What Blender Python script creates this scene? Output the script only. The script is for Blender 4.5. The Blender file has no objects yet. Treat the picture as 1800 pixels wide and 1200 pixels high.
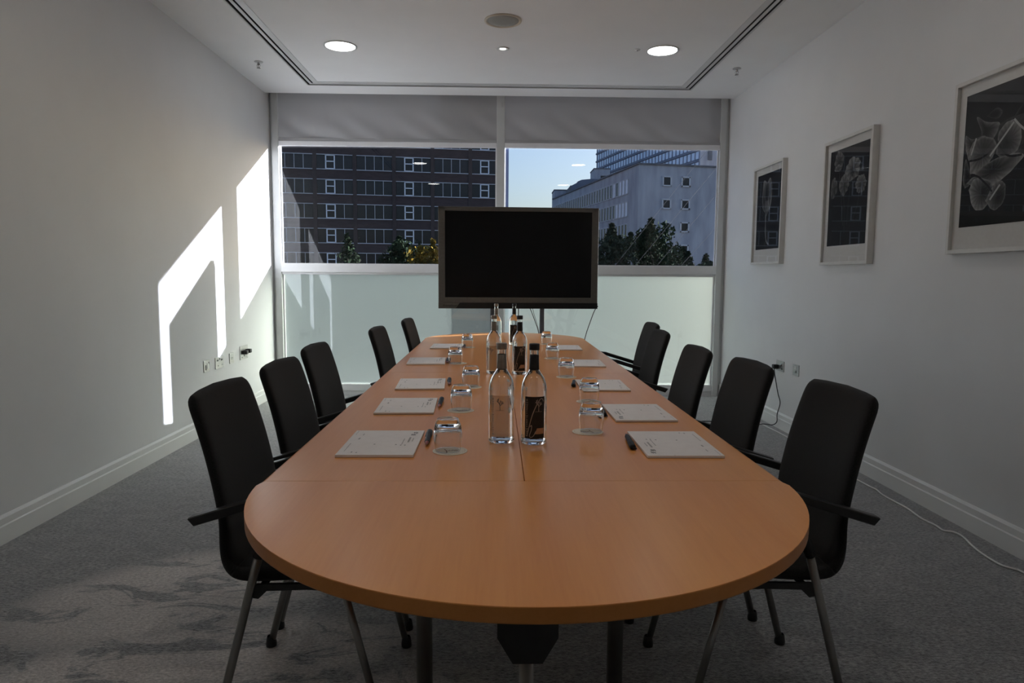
import bpy, bmesh, math, random
from mathutils import Vector, Matrix
random.seed(7)
S = bpy.context.scene
COL = S.collection
PI = math.pi

# ------------------------------------------------------------------ camera, sky, sun, exposure
cam_d = bpy.data.cameras.new('camera')
cam_d.lens = 24.0
cam_d.sensor_width = 36.0
cam_d.clip_start = 0.05
cam_d.clip_end = 2000
cam = bpy.data.objects.new('camera', cam_d)
COL.objects.link(cam)
ax_r = Vector((0.99971117, -0.02309227, 0.00665764))
ax_d = Vector((0.00442705, -0.09533412, -0.99543549))
ax_f = Vector((0.02362157, 0.99517745, -0.09520435))
cam.matrix_world = Matrix(((ax_r.x, -ax_d.x, -ax_f.x, 0.0),
                           (ax_r.y, -ax_d.y, -ax_f.y, 0.0),
                           (ax_r.z, -ax_d.z, -ax_f.z, 1.235),
                           (0, 0, 0, 1)))
S.camera = cam

SUN_EL = math.radians(15.1)
SUN_AZ = math.atan2(1.0, 0.535)            # measured from +Y towards +X
SUN_STRENGTH = 13.0
SKY_STRENGTH = 0.134
world = bpy.data.worlds.new('sky')
S.world = world
world.use_nodes = True
wn = world.node_tree.nodes
wl = world.node_tree.links
wn.clear()
sky = wn.new('ShaderNodeTexSky')
sky.sky_type = 'NISHITA'
sky.sun_disc = False
sky.sun_elevation = SUN_EL
sky.sun_rotation = SUN_AZ
sky.air_density = 1.0
sky.dust_density = 3.0
sky.ozone_density = 1.5
bg = wn.new('ShaderNodeBackground')
bg.inputs['Strength'].default_value = SKY_STRENGTH
wo = wn.new('ShaderNodeOutputWorld')
wl.new(sky.outputs[0], bg.inputs['Color'])
wl.new(bg.outputs[0], wo.inputs['Surface'])

sun_d = bpy.data.lights.new('sun', 'SUN')
sun_d.energy = SUN_STRENGTH
sun_d.angle = math.radians(0.55)
sun_d.color = (1.0, 0.945, 0.88)
sun = bpy.data.objects.new('sun', sun_d)
COL.objects.link(sun)
to_sun = Vector((math.cos(SUN_EL) * math.sin(SUN_AZ), math.cos(SUN_EL) * math.cos(SUN_AZ), math.sin(SUN_EL)))
sun.rotation_euler = to_sun.to_track_quat('Z', 'Y').to_euler()
sun.location = to_sun * 60

S.view_settings.view_transform = 'Standard'
S.view_settings.look = 'None'
S.view_settings.exposure = 0.80
S.view_settings.gamma = 1.0
S.view_settings.use_curve_mapping = False
S.cycles.max_bounces = 14
S.cycles.diffuse_bounces = 7
S.cycles.glossy_bounces = 6
S.cycles.transmission_bounces = 12
S.cycles.transparent_max_bounces = 16
S.cycles.sample_clamp_indirect = 40.0
S.cycles.use_denoising = True
S.cycles.blur_glossy = 0.5

ETCH_ROUGH, ETCH_MILK = 0.50, 0.022
SPOT_WATTS = 12.0       # each of the tiny spotlights over the table
DOWNLIGHT = 10.0        # radiance of the ceiling downlight diffusers

# ------------------------------------------------------------------ room numbers
XL, XR, ZC = -2.261, 2.350, 2.997
YE, YW, YB = 6.906, 7.040, -1.90

# ------------------------------------------------------------------ materials
def mat(name):
    m = bpy.data.materials.new(name)
    m.use_nodes = True
    nt = m.node_tree
    return m, nt, nt.nodes['Principled BSDF'], nt.nodes['Material Output']

def noise_mat(name, c1, c2, scale=8.0, rough=0.5, rough2=None, metal=0.0, bump=0.0, bscale=None,
              stretch=(1, 1, 1), detail=4.0, spec=0.5, coat=0.0, sheen=0.0, lo=0.35, hi=0.65):
    m, nt, b, o = mat(name)
    tc = nt.nodes.new('ShaderNodeTexCoord')
    mp = nt.nodes.new('ShaderNodeMapping')
    mp.inputs['Scale'].default_value = stretch
    nz = nt.nodes.new('ShaderNodeTexNoise')
    nz.inputs['Scale'].default_value = scale
    nz.inputs['Detail'].default_value = detail
    cr = nt.nodes.new('ShaderNodeValToRGB')
    cr.color_ramp.elements[0].position = lo
    cr.color_ramp.elements[1].position = hi
    cr.color_ramp.elements[0].color = (*c1, 1)
    cr.color_ramp.elements[1].color = (*c2, 1)
    nt.links.new(tc.outputs['Object'], mp.inputs['Vector'])
    nt.links.new(mp.outputs[0], nz.inputs['Vector'])
    nt.links.new(nz.outputs[0], cr.inputs[0])
    nt.links.new(cr.outputs[0], b.inputs['Base Color'])
    b.inputs['Roughness'].default_value = rough
    b.inputs['Metallic'].default_value = metal
    b.inputs['Specular IOR Level'].default_value = spec
    b.inputs['Coat Weight'].default_value = coat
    b.inputs['Sheen Weight'].default_value = sheen
    if bump:
        n2 = nt.nodes.new('ShaderNodeTexNoise')
        n2.inputs['Scale'].default_value = bscale or scale * 4
        n2.inputs['Detail'].default_value = 3
        nt.links.new(mp.outputs[0], n2.inputs['Vector'])
        bp = nt.nodes.new('ShaderNodeBump')
        bp.inputs['Strength'].default_value = bump
        bp.inputs['Distance'].default_value = 0.01
        nt.links.new(n2.outputs[0], bp.inputs['Height'])
        nt.links.new(bp.outputs[0], b.inputs['Normal'])
    return m

def pane_mat(name, tint, ior, glossy_rough=0.0):
    """thin clear glazing: straight-through tinted light plus a fresnel mirror"""
    m, nt, b, o = mat(name)
    nt.nodes.remove(b)
    tr = nt.nodes.new('ShaderNodeBsdfTransparent')
    tr.inputs[0].default_value = (*tint, 1)
    gl = nt.nodes.new('ShaderNodeBsdfGlossy')
    gl.inputs['Roughness'].default_value = glossy_rough
    fr = nt.nodes.new('ShaderNodeFresnel')
    fr.inputs['IOR'].default_value = ior
    mx = nt.nodes.new('ShaderNodeMixShader')
    # only the face turned to the ray mirrors; the far face lets it straight out
    ge = nt.nodes.new('ShaderNodeNewGeometry')
    iv = nt.nodes.new('ShaderNodeMath'); iv.operation = 'SUBTRACT'
    iv.inputs[0].default_value = 1.0
    mu = nt.nodes.new('ShaderNodeMath'); mu.operation = 'MULTIPLY'
    nt.links.new(ge.outputs['Backfacing'], iv.inputs[1])
    nt.links.new(fr.outputs[0], mu.inputs[0])
    nt.links.new(iv.outputs[0], mu.inputs[1])
    nt.links.new(mu.outputs[0], mx.inputs[0])
    nt.links.new(tr.outputs[0], mx.inputs[1])
    nt.links.new(gl.outputs[0], mx.inputs[2])
    nt.links.new(mx.outputs[0], o.inputs['Surface'])
    return m

def glass_mat(name, color, ior):
    m, nt, b, o = mat(name)
    b.inputs['Base Color'].default_value = (*color, 1)
    b.inputs['Roughness'].default_value = 0.0
    b.inputs['IOR'].default_value = ior
    b.inputs['Transmission Weight'].default_value = 1.0
    return m

def emit_mat(name, color, strength):
    m, nt, b, o = mat(name)
    b.inputs['Base Color'].default_value = (0.8, 0.8, 0.8, 1)
    b.inputs['Emission Color'].default_value = (*color, 1)
    b.inputs['Emission Strength'].default_value = strength
    return m

M = {}
M['wall'] = noise_mat('wall_paint', (0.72, 0.72, 0.715), (0.74, 0.74, 0.735), 3, 0.75, bump=0.03, bscale=220, spec=0.25)
M['ceiling'] = noise_mat('ceiling_paint', (0.84, 0.84, 0.835), (0.86, 0.86, 0.855), 3, 0.85, spec=0.2)
M['skirting'] = noise_mat('skirting_gloss_paint', (0.78, 0.78, 0.76), (0.80, 0.80, 0.78), 4, 0.4)
M['frame'] = noise_mat('painted_aluminium', (0.60, 0.61, 0.60), (0.64, 0.65, 0.64), 6, 0.42)
M['frame_white'] = noise_mat('white_aluminium', (0.74, 0.74, 0.74), (0.78, 0.78, 0.78), 6, 0.35)
M['fin'] = noise_mat('dark_blue_fin', (0.035, 0.05, 0.10), (0.045, 0.06, 0.12), 4, 0.5)
M['glass_clear'] = pane_mat('window_glass', (0.86, 0.91, 1.0), 1.60)
M['glass_picture'] = pane_mat('picture_glass', (0.98, 0.98, 0.98), 1.5)
M['slot_dark'] = noise_mat('slot_dark', (0.01, 0.01, 0.01), (0.015, 0.015, 0.015), 10, 0.8)
M['alu'] = noise_mat('satin_aluminium', (0.55, 0.55, 0.53), (0.6, 0.6, 0.58), 20, 0.35, metal=0.6)
M['black_plastic'] = noise_mat('black_plastic', (0.012, 0.012, 0.012), (0.018, 0.018, 0.017), 60, 0.42)
M['fabric'] = noise_mat('black_weave_fabric', (0.0105, 0.0105, 0.010), (0.022, 0.022, 0.021), 420, 0.95, bump=0.35, bscale=700, spec=0.15, sheen=0.15, detail=2)
M['leg_metal'] = noise_mat('brushed_steel_tube', (0.26, 0.255, 0.24), (0.34, 0.335, 0.32), 30, 0.34, metal=0.9, stretch=(1, 1, 0.1))
M['tv_bezel'] = noise_mat('bronze_grey_bezel', (0.085, 0.078, 0.066), (0.10, 0.092, 0.078), 40, 0.45, spec=0.4)
M['tv_black'] = noise_mat('speaker_black', (0.006, 0.006, 0.006), (0.010, 0.010, 0.010), 300, 0.5, spec=0.3)
M['tv_screen'] = noise_mat('screen_glass_black', (0.003, 0.003, 0.003), (0.004, 0.004, 0.004), 5, 0.16, spec=0.35)
M['tv_logo'] = noise_mat('logo_print', (0.20, 0.19, 0.18), (0.22, 0.21, 0.2), 5, 0.6)
M['post_grey'] = noise_mat('grey_post_paint', (0.13, 0.13, 0.14), (0.15, 0.15, 0.16), 12, 0.45)
M['cable_black'] = noise_mat('cable_black', (0.012, 0.012, 0.013), (0.018, 0.018, 0.018), 30, 0.5)
M['cable_steel'] = noise_mat('dull_steel_wire', (0.05, 0.05, 0.055), (0.07, 0.07, 0.075), 30, 0.8, spec=0.1)
M['cable_white'] = noise_mat('cable_white', (0.80, 0.79, 0.75), (0.85, 0.84, 0.80), 30, 0.5)
M['paper'] = noise_mat('notepad_paper', (0.80, 0.76, 0.735), (0.83, 0.79, 0.765), 30, 0.8, spec=0.2)
M['card_back'] = noise_mat('notepad_card', (0.30, 0.24, 0.19), (0.34, 0.27, 0.22), 40, 0.8)
M['ink'] = noise_mat('dark_ink', (0.06, 0.06, 0.065), (0.09, 0.09, 0.095), 80, 0.7)
M['ink_soft'] = noise_mat('soft_grey_ink', (0.27, 0.26, 0.25), (0.33, 0.31, 0.30), 80, 0.7)
M['coaster'] = noise_mat('coaster_card', (0.80, 0.71, 0.58), (0.86, 0.77, 0.64), 50, 0.8)
M['coaster_ink'] = noise_mat('coaster_brown_ink', (0.16, 0.06, 0.04), (0.2, 0.08, 0.05), 50, 0.8)
M['tumbler'] = glass_mat('tumbler_glass', (0.97, 0.98, 0.98), 1.46)
M['bottle'] = glass_mat('bottle_glass', (0.97, 0.985, 0.98), 1.46)
M['water'] = glass_mat('water', (0.995, 1.0, 1.0), 1.33)
M['cap_silver'] = noise_mat('bronze_silver_cap', (0.30, 0.26, 0.22), (0.36, 0.32, 0.27), 60, 0.4, metal=0.7)
M['cap_black'] = noise_mat('black_cap', (0.008, 0.008, 0.008), (0.013, 0.013, 0.013), 60, 0.4)
M['label_black'] = noise_mat('black_label_paper', (0.006, 0.006, 0.006), (0.010, 0.010, 0.010), 60, 0.5)
M['copper_ink'] = noise_mat('copper_ink', (0.36, 0.29, 0.24), (0.42, 0.33, 0.27), 60, 0.45, metal=0.2)
M['copper_patch'] = noise_mat('copper_patch', (0.38, 0.20, 0.10), (0.44, 0.24, 0.13), 60, 0.5)
M['pen_black'] = noise_mat('pen_black', (0.006, 0.007, 0.007), (0.010, 0.011, 0.011), 60, 0.5, spec=0.3)
M['pen_red'] = noise_mat('pen_red_tip', (0.22, 0.03, 0.02), (0.28, 0.04, 0.03), 60, 0.4)
M['steel_plate'] = noise_mat('brushed_socket_steel', (0.40, 0.40, 0.39), (0.50, 0.50, 0.49), 40, 0.35, metal=0.75, stretch=(1, 1, 8))
M['frame_wood'] = noise_mat('white_picture_frame', (0.62, 0.61, 0.58), (0.66, 0.65, 0.62), 20, 0.45)
M['mount'] = noise_mat('picture_mount_board', (0.66, 0.65, 0.62), (0.69, 0.68, 0.65), 60, 0.9, spec=0.1)
M['print_black'] = noise_mat('print_black', (0.010, 0.010, 0.010), (0.016, 0.016, 0.016), 8, 0.6, spec=0.2)
M['blind_hem'] = noise_mat('blind_bottom_bar', (0.84, 0.84, 0.86), (0.88, 0.88, 0.90), 10, 0.35)
M['grille'] = noise_mat('speaker_grille', (0.30, 0.30, 0.27), (0.36, 0.36, 0.33), 500, 0.7)
M['rust_trim'] = noise_mat('cream_speaker_rim', (0.62, 0.56, 0.46), (0.66, 0.60, 0.50), 10, 0.6)
M['chrome'] = noise_mat('chrome', (0.5, 0.5, 0.5), (0.56, 0.56, 0.56), 10, 0.2, metal=1.0)
M['light_on'] = emit_mat('downlight_diffuser', (1.0, 0.985, 0.965), DOWNLIGHT)
M['spot_on'] = emit_mat('spot_lens', (1.0, 0.98, 0.95), 6.0)

# carpet: charcoal loop pile with pale, eroded blotches
def carpet():
    m, nt, b, o = mat('charcoal_patterned_carpet')
    N, L = nt.nodes, nt.links
    tc = N.new('ShaderNodeTexCoord')
    def noise(scale, detail=4, dist=0.0, stretch=(1, 1, 1), loc=(0, 0, 0), rough=0.5):
        mp = N.new('ShaderNodeMapping')
        mp.inputs['Scale'].default_value = stretch
        mp.inputs['Location'].default_value = loc
        n = N.new('ShaderNodeTexNoise')
        n.inputs['Scale'].default_value = scale
        n.inputs['Detail'].default_value = detail
        n.inputs['Roughness'].default_value = rough
        n.inputs['Distortion'].default_value = dist
        L.new(tc.outputs['Object'], mp.inputs['Vector'])
        L.new(mp.outputs[0], n.inputs['Vector'])
        return n
    def ramp(n, p0, p1, c0, c1):
        r = N.new('ShaderNodeValToRGB')
        r.color_ramp.elements[0].position = p0
        r.color_ramp.elements[1].position = p1
        r.color_ramp.elements[0].color = (*c0, 1)
        r.color_ramp.elements[1].color = (*c1, 1)
        L.new(n.outputs[0], r.inputs[0])
        return r
    base = ramp(noise(55, 6, 0.3, (1, 2.2, 1), rough=0.7), 0.36, 0.66, (0.055, 0.055, 0.056), (0.47, 0.466, 0.458))
    mid = ramp(noise(9, 5, 0.5, (1, 1.6, 1)), 0.3, 0.7, (0.75, 0.75, 0.75), (1.1, 1.1, 1.1))
    mulb = N.new('ShaderNodeMix'); mulb.data_type = 'RGBA'; mulb.blend_type = 'MULTIPLY'
    mulb.inputs[0].default_value = 1.0
    L.new(base.outputs[0], mulb.inputs[6]); L.new(mid.outputs[0], mulb.inputs[7])
    pale = ramp(noise(70, 5, 0.2, (1, 1.8, 1), rough=0.7), 0.3, 0.72, (0.22, 0.20, 0.185), (0.80, 0.745, 0.70))
    # where the pale drifts lie: broad zones, each broken up by an eroded edge
    def drift(x, y, rx, ry, ang):
        mp = N.new('ShaderNodeMapping'); mp.vector_type = 'TEXTURE'
        mp.inputs['Location'].default_value = (x, y, 0)
        mp.inputs['Rotation'].default_value = (0, 0, ang)
        mp.inputs['Scale'].default_value = (rx, ry, 1)
        g = N.new('ShaderNodeTexGradient'); g.gradient_type = 'SPHERICAL'
        L.new(tc.outputs['Object'], mp.inputs['Vector']); L.new(mp.outputs[0], g.inputs[0])
        return g
    acc = None
    for d in ((-1.20, 2.62, 0.75, 0.42, 0.5), (-0.95, 2.10, 0.80, 0.30, 0.25), (-0.45, 1.75, 0.6, 0.35, 0.2), (1.35, 0.9, 0.9, 0.5, 0.3), (-1.5, 0.2, 0.8, 0.5, -0.3), (0.6, 3.9, 0.7, 0.4, 0.4)):
        g = drift(*d)
        if acc is None: acc = g.outputs['Fac']; continue
        mxm = N.new('ShaderNodeMath'); mxm.operation = 'MAXIMUM'
        L.new(acc, mxm.inputs[0]); L.new(g.outputs['Fac'], mxm.inputs[1]); acc = mxm.outputs[0]
    zone = N.new('ShaderNodeValToRGB')
    zone.color_ramp.elements[0].position = 0.02; zone.color_ramp.elements[1].position = 0.32
    L.new(acc, zone.inputs[0])
    erode = ramp(noise(3.6, 7, 1.4, (0.8, 1.7, 1), (1.3, 0.4, 0), rough=0.65), 0.42, 0.47, (0, 0, 0), (1, 1, 1))
    mm = N.new('ShaderNodeMath'); mm.operation = 'MULTIPLY'
    L.new(zone.outputs[0], mm.inputs[0]); L.new(erode.outputs[0], mm.inputs[1])
    mx = N.new('ShaderNodeMix'); mx.data_type = 'RGBA'
    L.new(mm.outputs[0], mx.inputs[0])
    L.new(mulb.outputs[2], mx.inputs[6]); L.new(pale.outputs[0], mx.inputs[7])
    L.new(mx.outputs[2], b.inputs['Base Color'])
    b.inputs['Roughness'].default_value = 0.95
    b.inputs['Specular IOR Level'].default_value = 0.1
    b.inputs['Sheen Weight'].default_value = 0.6
    b.inputs['Sheen Roughness'].default_value = 0.5
    bp = N.new('ShaderNodeBump')
    bp.inputs['Strength'].default_value = 0.6
    bp.inputs['Distance'].default_value = 0.006
    L.new(noise(170, 3).outputs[0], bp.inputs['Height'])
    L.new(bp.outputs[0], b.inputs['Normal'])
    return m
M['carpet'] = carpet()

# beech laminate, grain along Y
def beech(name, c1, c2, rough=0.30):
    m, nt, b, o = mat(name)
    N, L = nt.nodes, nt.links
    tc = N.new('ShaderNodeTexCoord')
    mp = N.new('ShaderNodeMapping'); mp.inputs['Scale'].default_value = (1, 0.05, 1)
    L.new(tc.outputs['Object'], mp.inputs['Vector'])
    n1 = N.new('ShaderNodeTexNoise'); n1.inputs['Scale'].default_value = 9; n1.inputs['Detail'].default_value = 3
    n2 = N.new('ShaderNodeTexNoise'); n2.inputs['Scale'].default_value = 160; n2.inputs['Detail'].default_value = 3
    L.new(mp.outputs[0], n1.inputs['Vector']); L.new(mp.outputs[0], n2.inputs['Vector'])
    ad = N.new('ShaderNodeMath'); ad.operation = 'MULTIPLY_ADD'
    ad.inputs[1].default_value = 0.35
    L.new(n2.outputs[0], ad.inputs[0]); L.new(n1.outputs[0], ad.inputs[2])
    cr = N.new('ShaderNodeValToRGB')
    cr.color_ramp.elements[0].position = 0.45; cr.color_ramp.elements[1].position = 0.95
    cr.color_ramp.elements[0].color = (*c1, 1); cr.color_ramp.elements[1].color = (*c2, 1)
    L.new(ad.outputs[0], cr.inputs[0]); L.new(cr.outputs[0], b.inputs['Base Color'])
    b.inputs['Roughness'].default_value = rough
    b.inputs['Specular IOR Level'].default_value = 0.38
    return m
M['beech'] = beech('beech_laminate', (0.72, 0.285, 0.072), (0.82, 0.37, 0.11))
M['beech_lip'] = beech('beech_solid_lip', (0.60, 0.23, 0.055), (0.70, 0.29, 0.08), 0.35)

# low panes: clear on the room side, etched on the outside, so light is scattered and the view hidden
def etched():
    m, nt, b, o = mat('etched_glass_face')
    N, L = nt.nodes, nt.links
    nt.nodes.remove(b)
    gl = N.new('ShaderNodeBsdfGlass')
    gl.inputs[0].default_value = (0.88, 0.95, 0.95, 1)
    gl.inputs['Roughness'].default_value = ETCH_ROUGH
    gl.inputs['IOR'].default_value = 1.85
    tl = N.new('ShaderNodeBsdfTranslucent')
    tl.inputs[0].default_value = (0.62, 0.78, 0.92, 1)
    mx = N.new('ShaderNodeMixShader'); mx.inputs[0].default_value = ETCH_MILK
    L.new(gl.outputs[0], mx.inputs[1]); L.new(tl.outputs[0], mx.inputs[2])
    L.new(mx.outputs[0], o.inputs['Surface'])
    return m
M['etched'] = etched()
def smooth_face():
    m, nt, b, o = mat('polished_glass_face')
    nt.nodes.remove(b)
    gl = nt.nodes.new('ShaderNodeBsdfGlass')
    gl.inputs[0].default_value = (0.93, 0.98, 0.96, 1)
    gl.inputs['Roughness'].default_value = 0.0
    gl.inputs['IOR'].default_value = 1.85
    nt.links.new(gl.outputs[0], o.inputs['Surface'])
    return m
M['polished'] = smooth_face()

def blind_cloth():
    m, nt, b, o = mat('grey_blind_cloth')
    N, L = nt.nodes, nt.links
    nt.nodes.remove(b)
    tc = N.new('ShaderNodeTexCoord')
    nz = N.new('ShaderNodeTexNoise'); nz.inputs['Scale'].default_value = 400
    L.new(tc.outputs['Object'], nz.inputs['Vector'])
    cr = N.new('ShaderNodeValToRGB')
    cr.color_ramp.elements[0].color = (0.60, 0.60, 0.61, 1); cr.color_ramp.elements[1].color = (0.66, 0.66, 0.67, 1)
    L.new(nz.outputs[0], cr.inputs[0])
    df = N.new('ShaderNodeBsdfDiffuse'); L.new(cr.outputs[0], df.inputs[0])
    tl = N.new('ShaderNodeBsdfTranslucent'); tl.inputs[0].default_value = (0.022, 0.022, 0.023, 1)
    mx = N.new('ShaderNodeMixShader'); mx.inputs[0].default_value = 0.3
    L.new(df.outputs[0], mx.inputs[1]); L.new(tl.outputs[0], mx.inputs[2])
    L.new(mx.outputs[0], o.inputs['Surface'])
    return m
M['blind'] = blind_cloth()

def film_label():
    m, nt, b, o = mat('clear_label_film')
    N, L = nt.nodes, nt.links
    tr = N.new('ShaderNodeBsdfTransparent'); tr.inputs[0].default_value = (0.86, 0.80, 0.74, 1)
    b.inputs['Base Color'].default_value = (0.20, 0.14, 0.10, 1)
    b.inputs['Roughness'].default_value = 0.5
    mx = N.new('ShaderNodeMixShader'); mx.inputs[0].default_value = 0.28
    L.new(tr.outputs[0], mx.inputs[1]); L.new(b.outputs[0], mx.inputs[2])
    L.new(mx.outputs[0], o.inputs['Surface'])
    return m
M['film'] = film_label()

def print_grey():
    """monochrome photographic print: grey value stored per petal"""
    m, nt, b, o = mat('monochrome_print')
    at = nt.nodes.new('ShaderNodeAttribute'); at.attribute_name = 'tone'
    nt.links.new(at.outputs['Color'], b.inputs['Base Color'])
    b.inputs['Roughness'].default_value = 0.6
    b.inputs['Specular IOR Level'].default_value = 0.2
    return m
M['print_grey'] = print_grey()

# outside
M['brick'] = noise_mat('dark_brown_brick', (0.052, 0.036, 0.036), (0.075, 0.053, 0.052), 0.9, 0.9, stretch=(1, 1, 4), bump=0.2, bscale=6)
M['brick_pier'] = noise_mat('dark_brick_pier', (0.055, 0.040, 0.038), (0.075, 0.055, 0.052), 1.2, 0.9)
M['sill_white'] = noise_mat('pale_window_frame', (0.50, 0.50, 0.52), (0.58, 0.58, 0.6), 2, 0.5)
M['opener_white'] = noise_mat('white_opener_frame', (0.86, 0.87, 0.9), (0.92, 0.92, 0.94), 2, 0.4)
M['far_glass'] = noise_mat('dark_office_glass', (0.010, 0.011, 0.014), (0.04, 0.04, 0.045), 0.35, 0.10, spec=0.28)
M['concrete'] = noise_mat('weathered_concrete', (0.33, 0.33, 0.36), (0.46, 0.455, 0.48), 0.7, 0.9, stretch=(1, 1, 0.25), detail=6)
M['concrete_dark'] = noise_mat('concrete_coping', (0.12, 0.12, 0.13), (0.18, 0.18, 0.19), 1, 0.9)
M['win_concrete'] = noise_mat('concrete_window_surround', (0.56, 0.55, 0.56), (0.64, 0.63, 0.64), 1, 0.85)
M['blind_far'] = noise_mat('pale_far_blind', (0.80, 0.82, 0.88), (0.88, 0.9, 0.94), 1, 0.7)
M['tower_frame'] = noise_mat('tower_blue_grey_cladding', (0.10, 0.12, 0.18), (0.13, 0.15, 0.21), 0.5, 0.6)
M['tower_glass'] = noise_mat('tower_glass', (0.42, 0.50, 0.66), (0.52, 0.6, 0.76), 0.15, 0.15, spec=0.6)
M['roof_sheet'] = noise_mat('dark_roof_sheet', (0.12, 0.14, 0.19), (0.15, 0.17, 0.22), 0.6, 0.5)
M['asphalt'] = noise_mat('asphalt', (0.05, 0.05, 0.055), (0.08, 0.08, 0.085), 0.5, 0.9)
M['bark'] = noise_mat('bark', (0.04, 0.03, 0.025), (0.07, 0.055, 0.045), 3, 0.95)
M['leaf_dark'] = noise_mat('dark_green_leaves', (0.012, 0.022, 0.012), (0.035, 0.055, 0.028), 1.2, 0.95, spec=0.05)
M['leaf_grey'] = noise_mat('grey_green_leaves', (0.018, 0.026, 0.018), (0.055, 0.07, 0.045), 1.2, 0.95, spec=0.05)
M['leaf_gold'] = noise_mat('golden_autumn_leaves', (0.06, 0.055, 0.015), (0.30, 0.18, 0.02), 1.0, 0.95, spec=0.05)

# ------------------------------------------------------------------ mesh helpers
class MB:
    """collects faces and links them as one mesh object"""
    def __init__(self):
        self.v, self.f, self.mi, self.sm = [], [], [], []
    def add(self, verts, faces, mi=0, smooth=False):
        o = len(self.v)
        self.v += [tuple(p) for p in verts]
        for f in faces:
            self.f.append([i + o for i in f]); self.mi.append(mi); self.sm.append(smooth)
        return self
    def box(self, a, b, mi=0, bev=0.0, seg=2, mtx=None):
        a, b = [min(p, q) for p, q in zip(a, b)], [max(p, q) for p, q in zip(a, b)]
        if bev <= 0:
            vs = [Vector((x, y, z)) for x in (a[0], b[0]) for y in (a[1], b[1]) for z in (a[2], b[2])]
            fs = [(0, 1, 3, 2), (4, 6, 7, 5), (0, 4, 5, 1), (2, 3, 7, 6), (0, 2, 6, 4), (1, 5, 7, 3)]
            if mtx: vs = [mtx @ p for p in vs]
            return self.add(vs, fs, mi)
        bm = bmesh.new()
        bmesh.ops.create_cube(bm, size=1.0)
        for p in bm.verts:
            p.co = Vector([(a[k] + b[k]) / 2 + p.co[k] * (b[k] - a[k]) for k in range(3)])
        bmesh.ops.bevel(bm, geom=list(bm.edges), offset=bev, segments=seg, profile=0.5, affect='EDGES')
        if mtx: bmesh.ops.transform(bm, matrix=mtx, verts=bm.verts)
        return self.bm(bm, mi)
    def bm(self, bm, mi=0, smooth=False):
        bm.verts.index_update()
        self.add([p.co.copy() for p in bm.verts], [[p.index for p in f.verts] for f in bm.faces], mi, smooth)
        bm.free()
        return self
    def lathe(self, prof, n=32, c=(0, 0, 0), mi=0, smooth=True, cap0=False, cap1=False):
        vs, fs = [], []
        for r, z in prof:
            for k in range(n):
                t = 2 * PI * k / n
                vs.append((c[0] + r * math.cos(t), c[1] + r * math.sin(t), c[2] + z))
        for i in range(len(prof) - 1):
            for k in range(n):
                k2 = (k + 1) % n
                fs.append((i * n + k, i * n + k2, (i + 1) * n + k2, (i + 1) * n + k))
        self.add(vs, fs, mi, smooth)
        if cap0: self.add([vs[k] for k in range(n)], [tuple(range(n - 1, -1, -1))], mi)
        if cap1: self.add(vs[-n:], [tuple(range(n))], mi)
        return self
    def tube(self, pts, r, n=10, mi=0, cap=True, flat=1.0):
        pts = [Vector(p) for p in pts]
        rs = r if isinstance(r, (list, tuple)) else [r] * len(pts)
        vs, fs = [], []
        prev = None
        for i, p in enumerate(pts):
            d = (pts[min(i + 1, len(pts) - 1)] - pts[max(i - 1, 0)]).normalized()
            if prev is None:
                up = Vector((0, 0, 1)) if abs(d.z) < 0.9 else Vector((1, 0, 0))
                s = d.cross(up).normalized()
            else:
                s = (prev - d * prev.dot(d)).normalized()
            prev = s
            u = s.cross(d).normalized()
            for k in range(n):
                t = 2 * PI * k / n
                vs.append(p + s * (math.cos(t) * rs[i]) + u * (math.sin(t) * rs[i] * flat))
        for i in range(len(pts) - 1):
            for k in range(n):
                k2 = (k + 1) % n
                fs.append((i * n + k, i * n + k2, (i + 1) * n + k2, (i + 1) * n + k))
        self.add(vs, fs, mi, True)
        if cap:
            self.add(vs[:n], [tuple(range(n - 1, -1, -1))], mi)
            self.add(vs[-n:], [tuple(range(n))], mi)
        return self
    def prism(self, poly, axis, lo, hi, mi=0):
        """extrude a 2D polygon along axis; poly in the two other axes in order"""
        def P(p, w):
            q = list(p); q.insert(axis, w); return tuple(q)
        n = len(poly)
        vs = [P(p, lo) for p in poly] + [P(p, hi) for p in poly]
        fs = [tuple(range(n)), tuple(range(2 * n - 1, n - 1, -1))]
        fs += [(i, n + i, n + (i + 1) % n, (i + 1) % n) for i in range(n)]
        return self.add(vs, fs, mi)
    def mesh(self, name, mats):
        me = bpy.data.meshes.new(name)
        me.from_pydata(self.v, [], self.f)
        for m in (mats if isinstance(mats, (list, tuple)) else [mats]):
            me.materials.append(M[m])
        me.polygons.foreach_set('material_index', self.mi)
        me.polygons.foreach_set('use_smooth', self.sm)
        bm = bmesh.new(); bm.from_mesh(me)
        bmesh.ops.remove_doubles(bm, verts=bm.verts, dist=1e-6)
        bmesh.ops.recalc_face_normals(bm, faces=bm.faces)
        bm.to_mesh(me); bm.free()
        me.update()
        return me
    def build(self, name, mats, parent=None, loc=None):
        return link(name, self.mesh(name, mats), parent, loc)

def link(name, data, parent=None, loc=None):
    o = bpy.data.objects.new(name, data)
    COL.objects.link(o)
    if parent is not None: o.parent = parent
    if loc is not None: o.location = loc
    return o

def tag(o, label, cat, group=None, kind=None):
    o['label'] = label
    o['category'] = cat
    if group: o['group'] = group
    if kind: o['kind'] = kind
    return o

def struct(o, label=None, cat=None):
    o['kind'] = 'structure'
    if label: o['label'] = label
    if cat: o['category'] = cat
    return o

def thing(name, label, cat, loc=(0, 0, 0), rz=0.0, group=None):
    o = link(name, None, None, loc)
    o.rotation_euler = (0, 0, rz)
    o.empty_display_size = 0.1
    return tag(o, label, cat, group)

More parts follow.
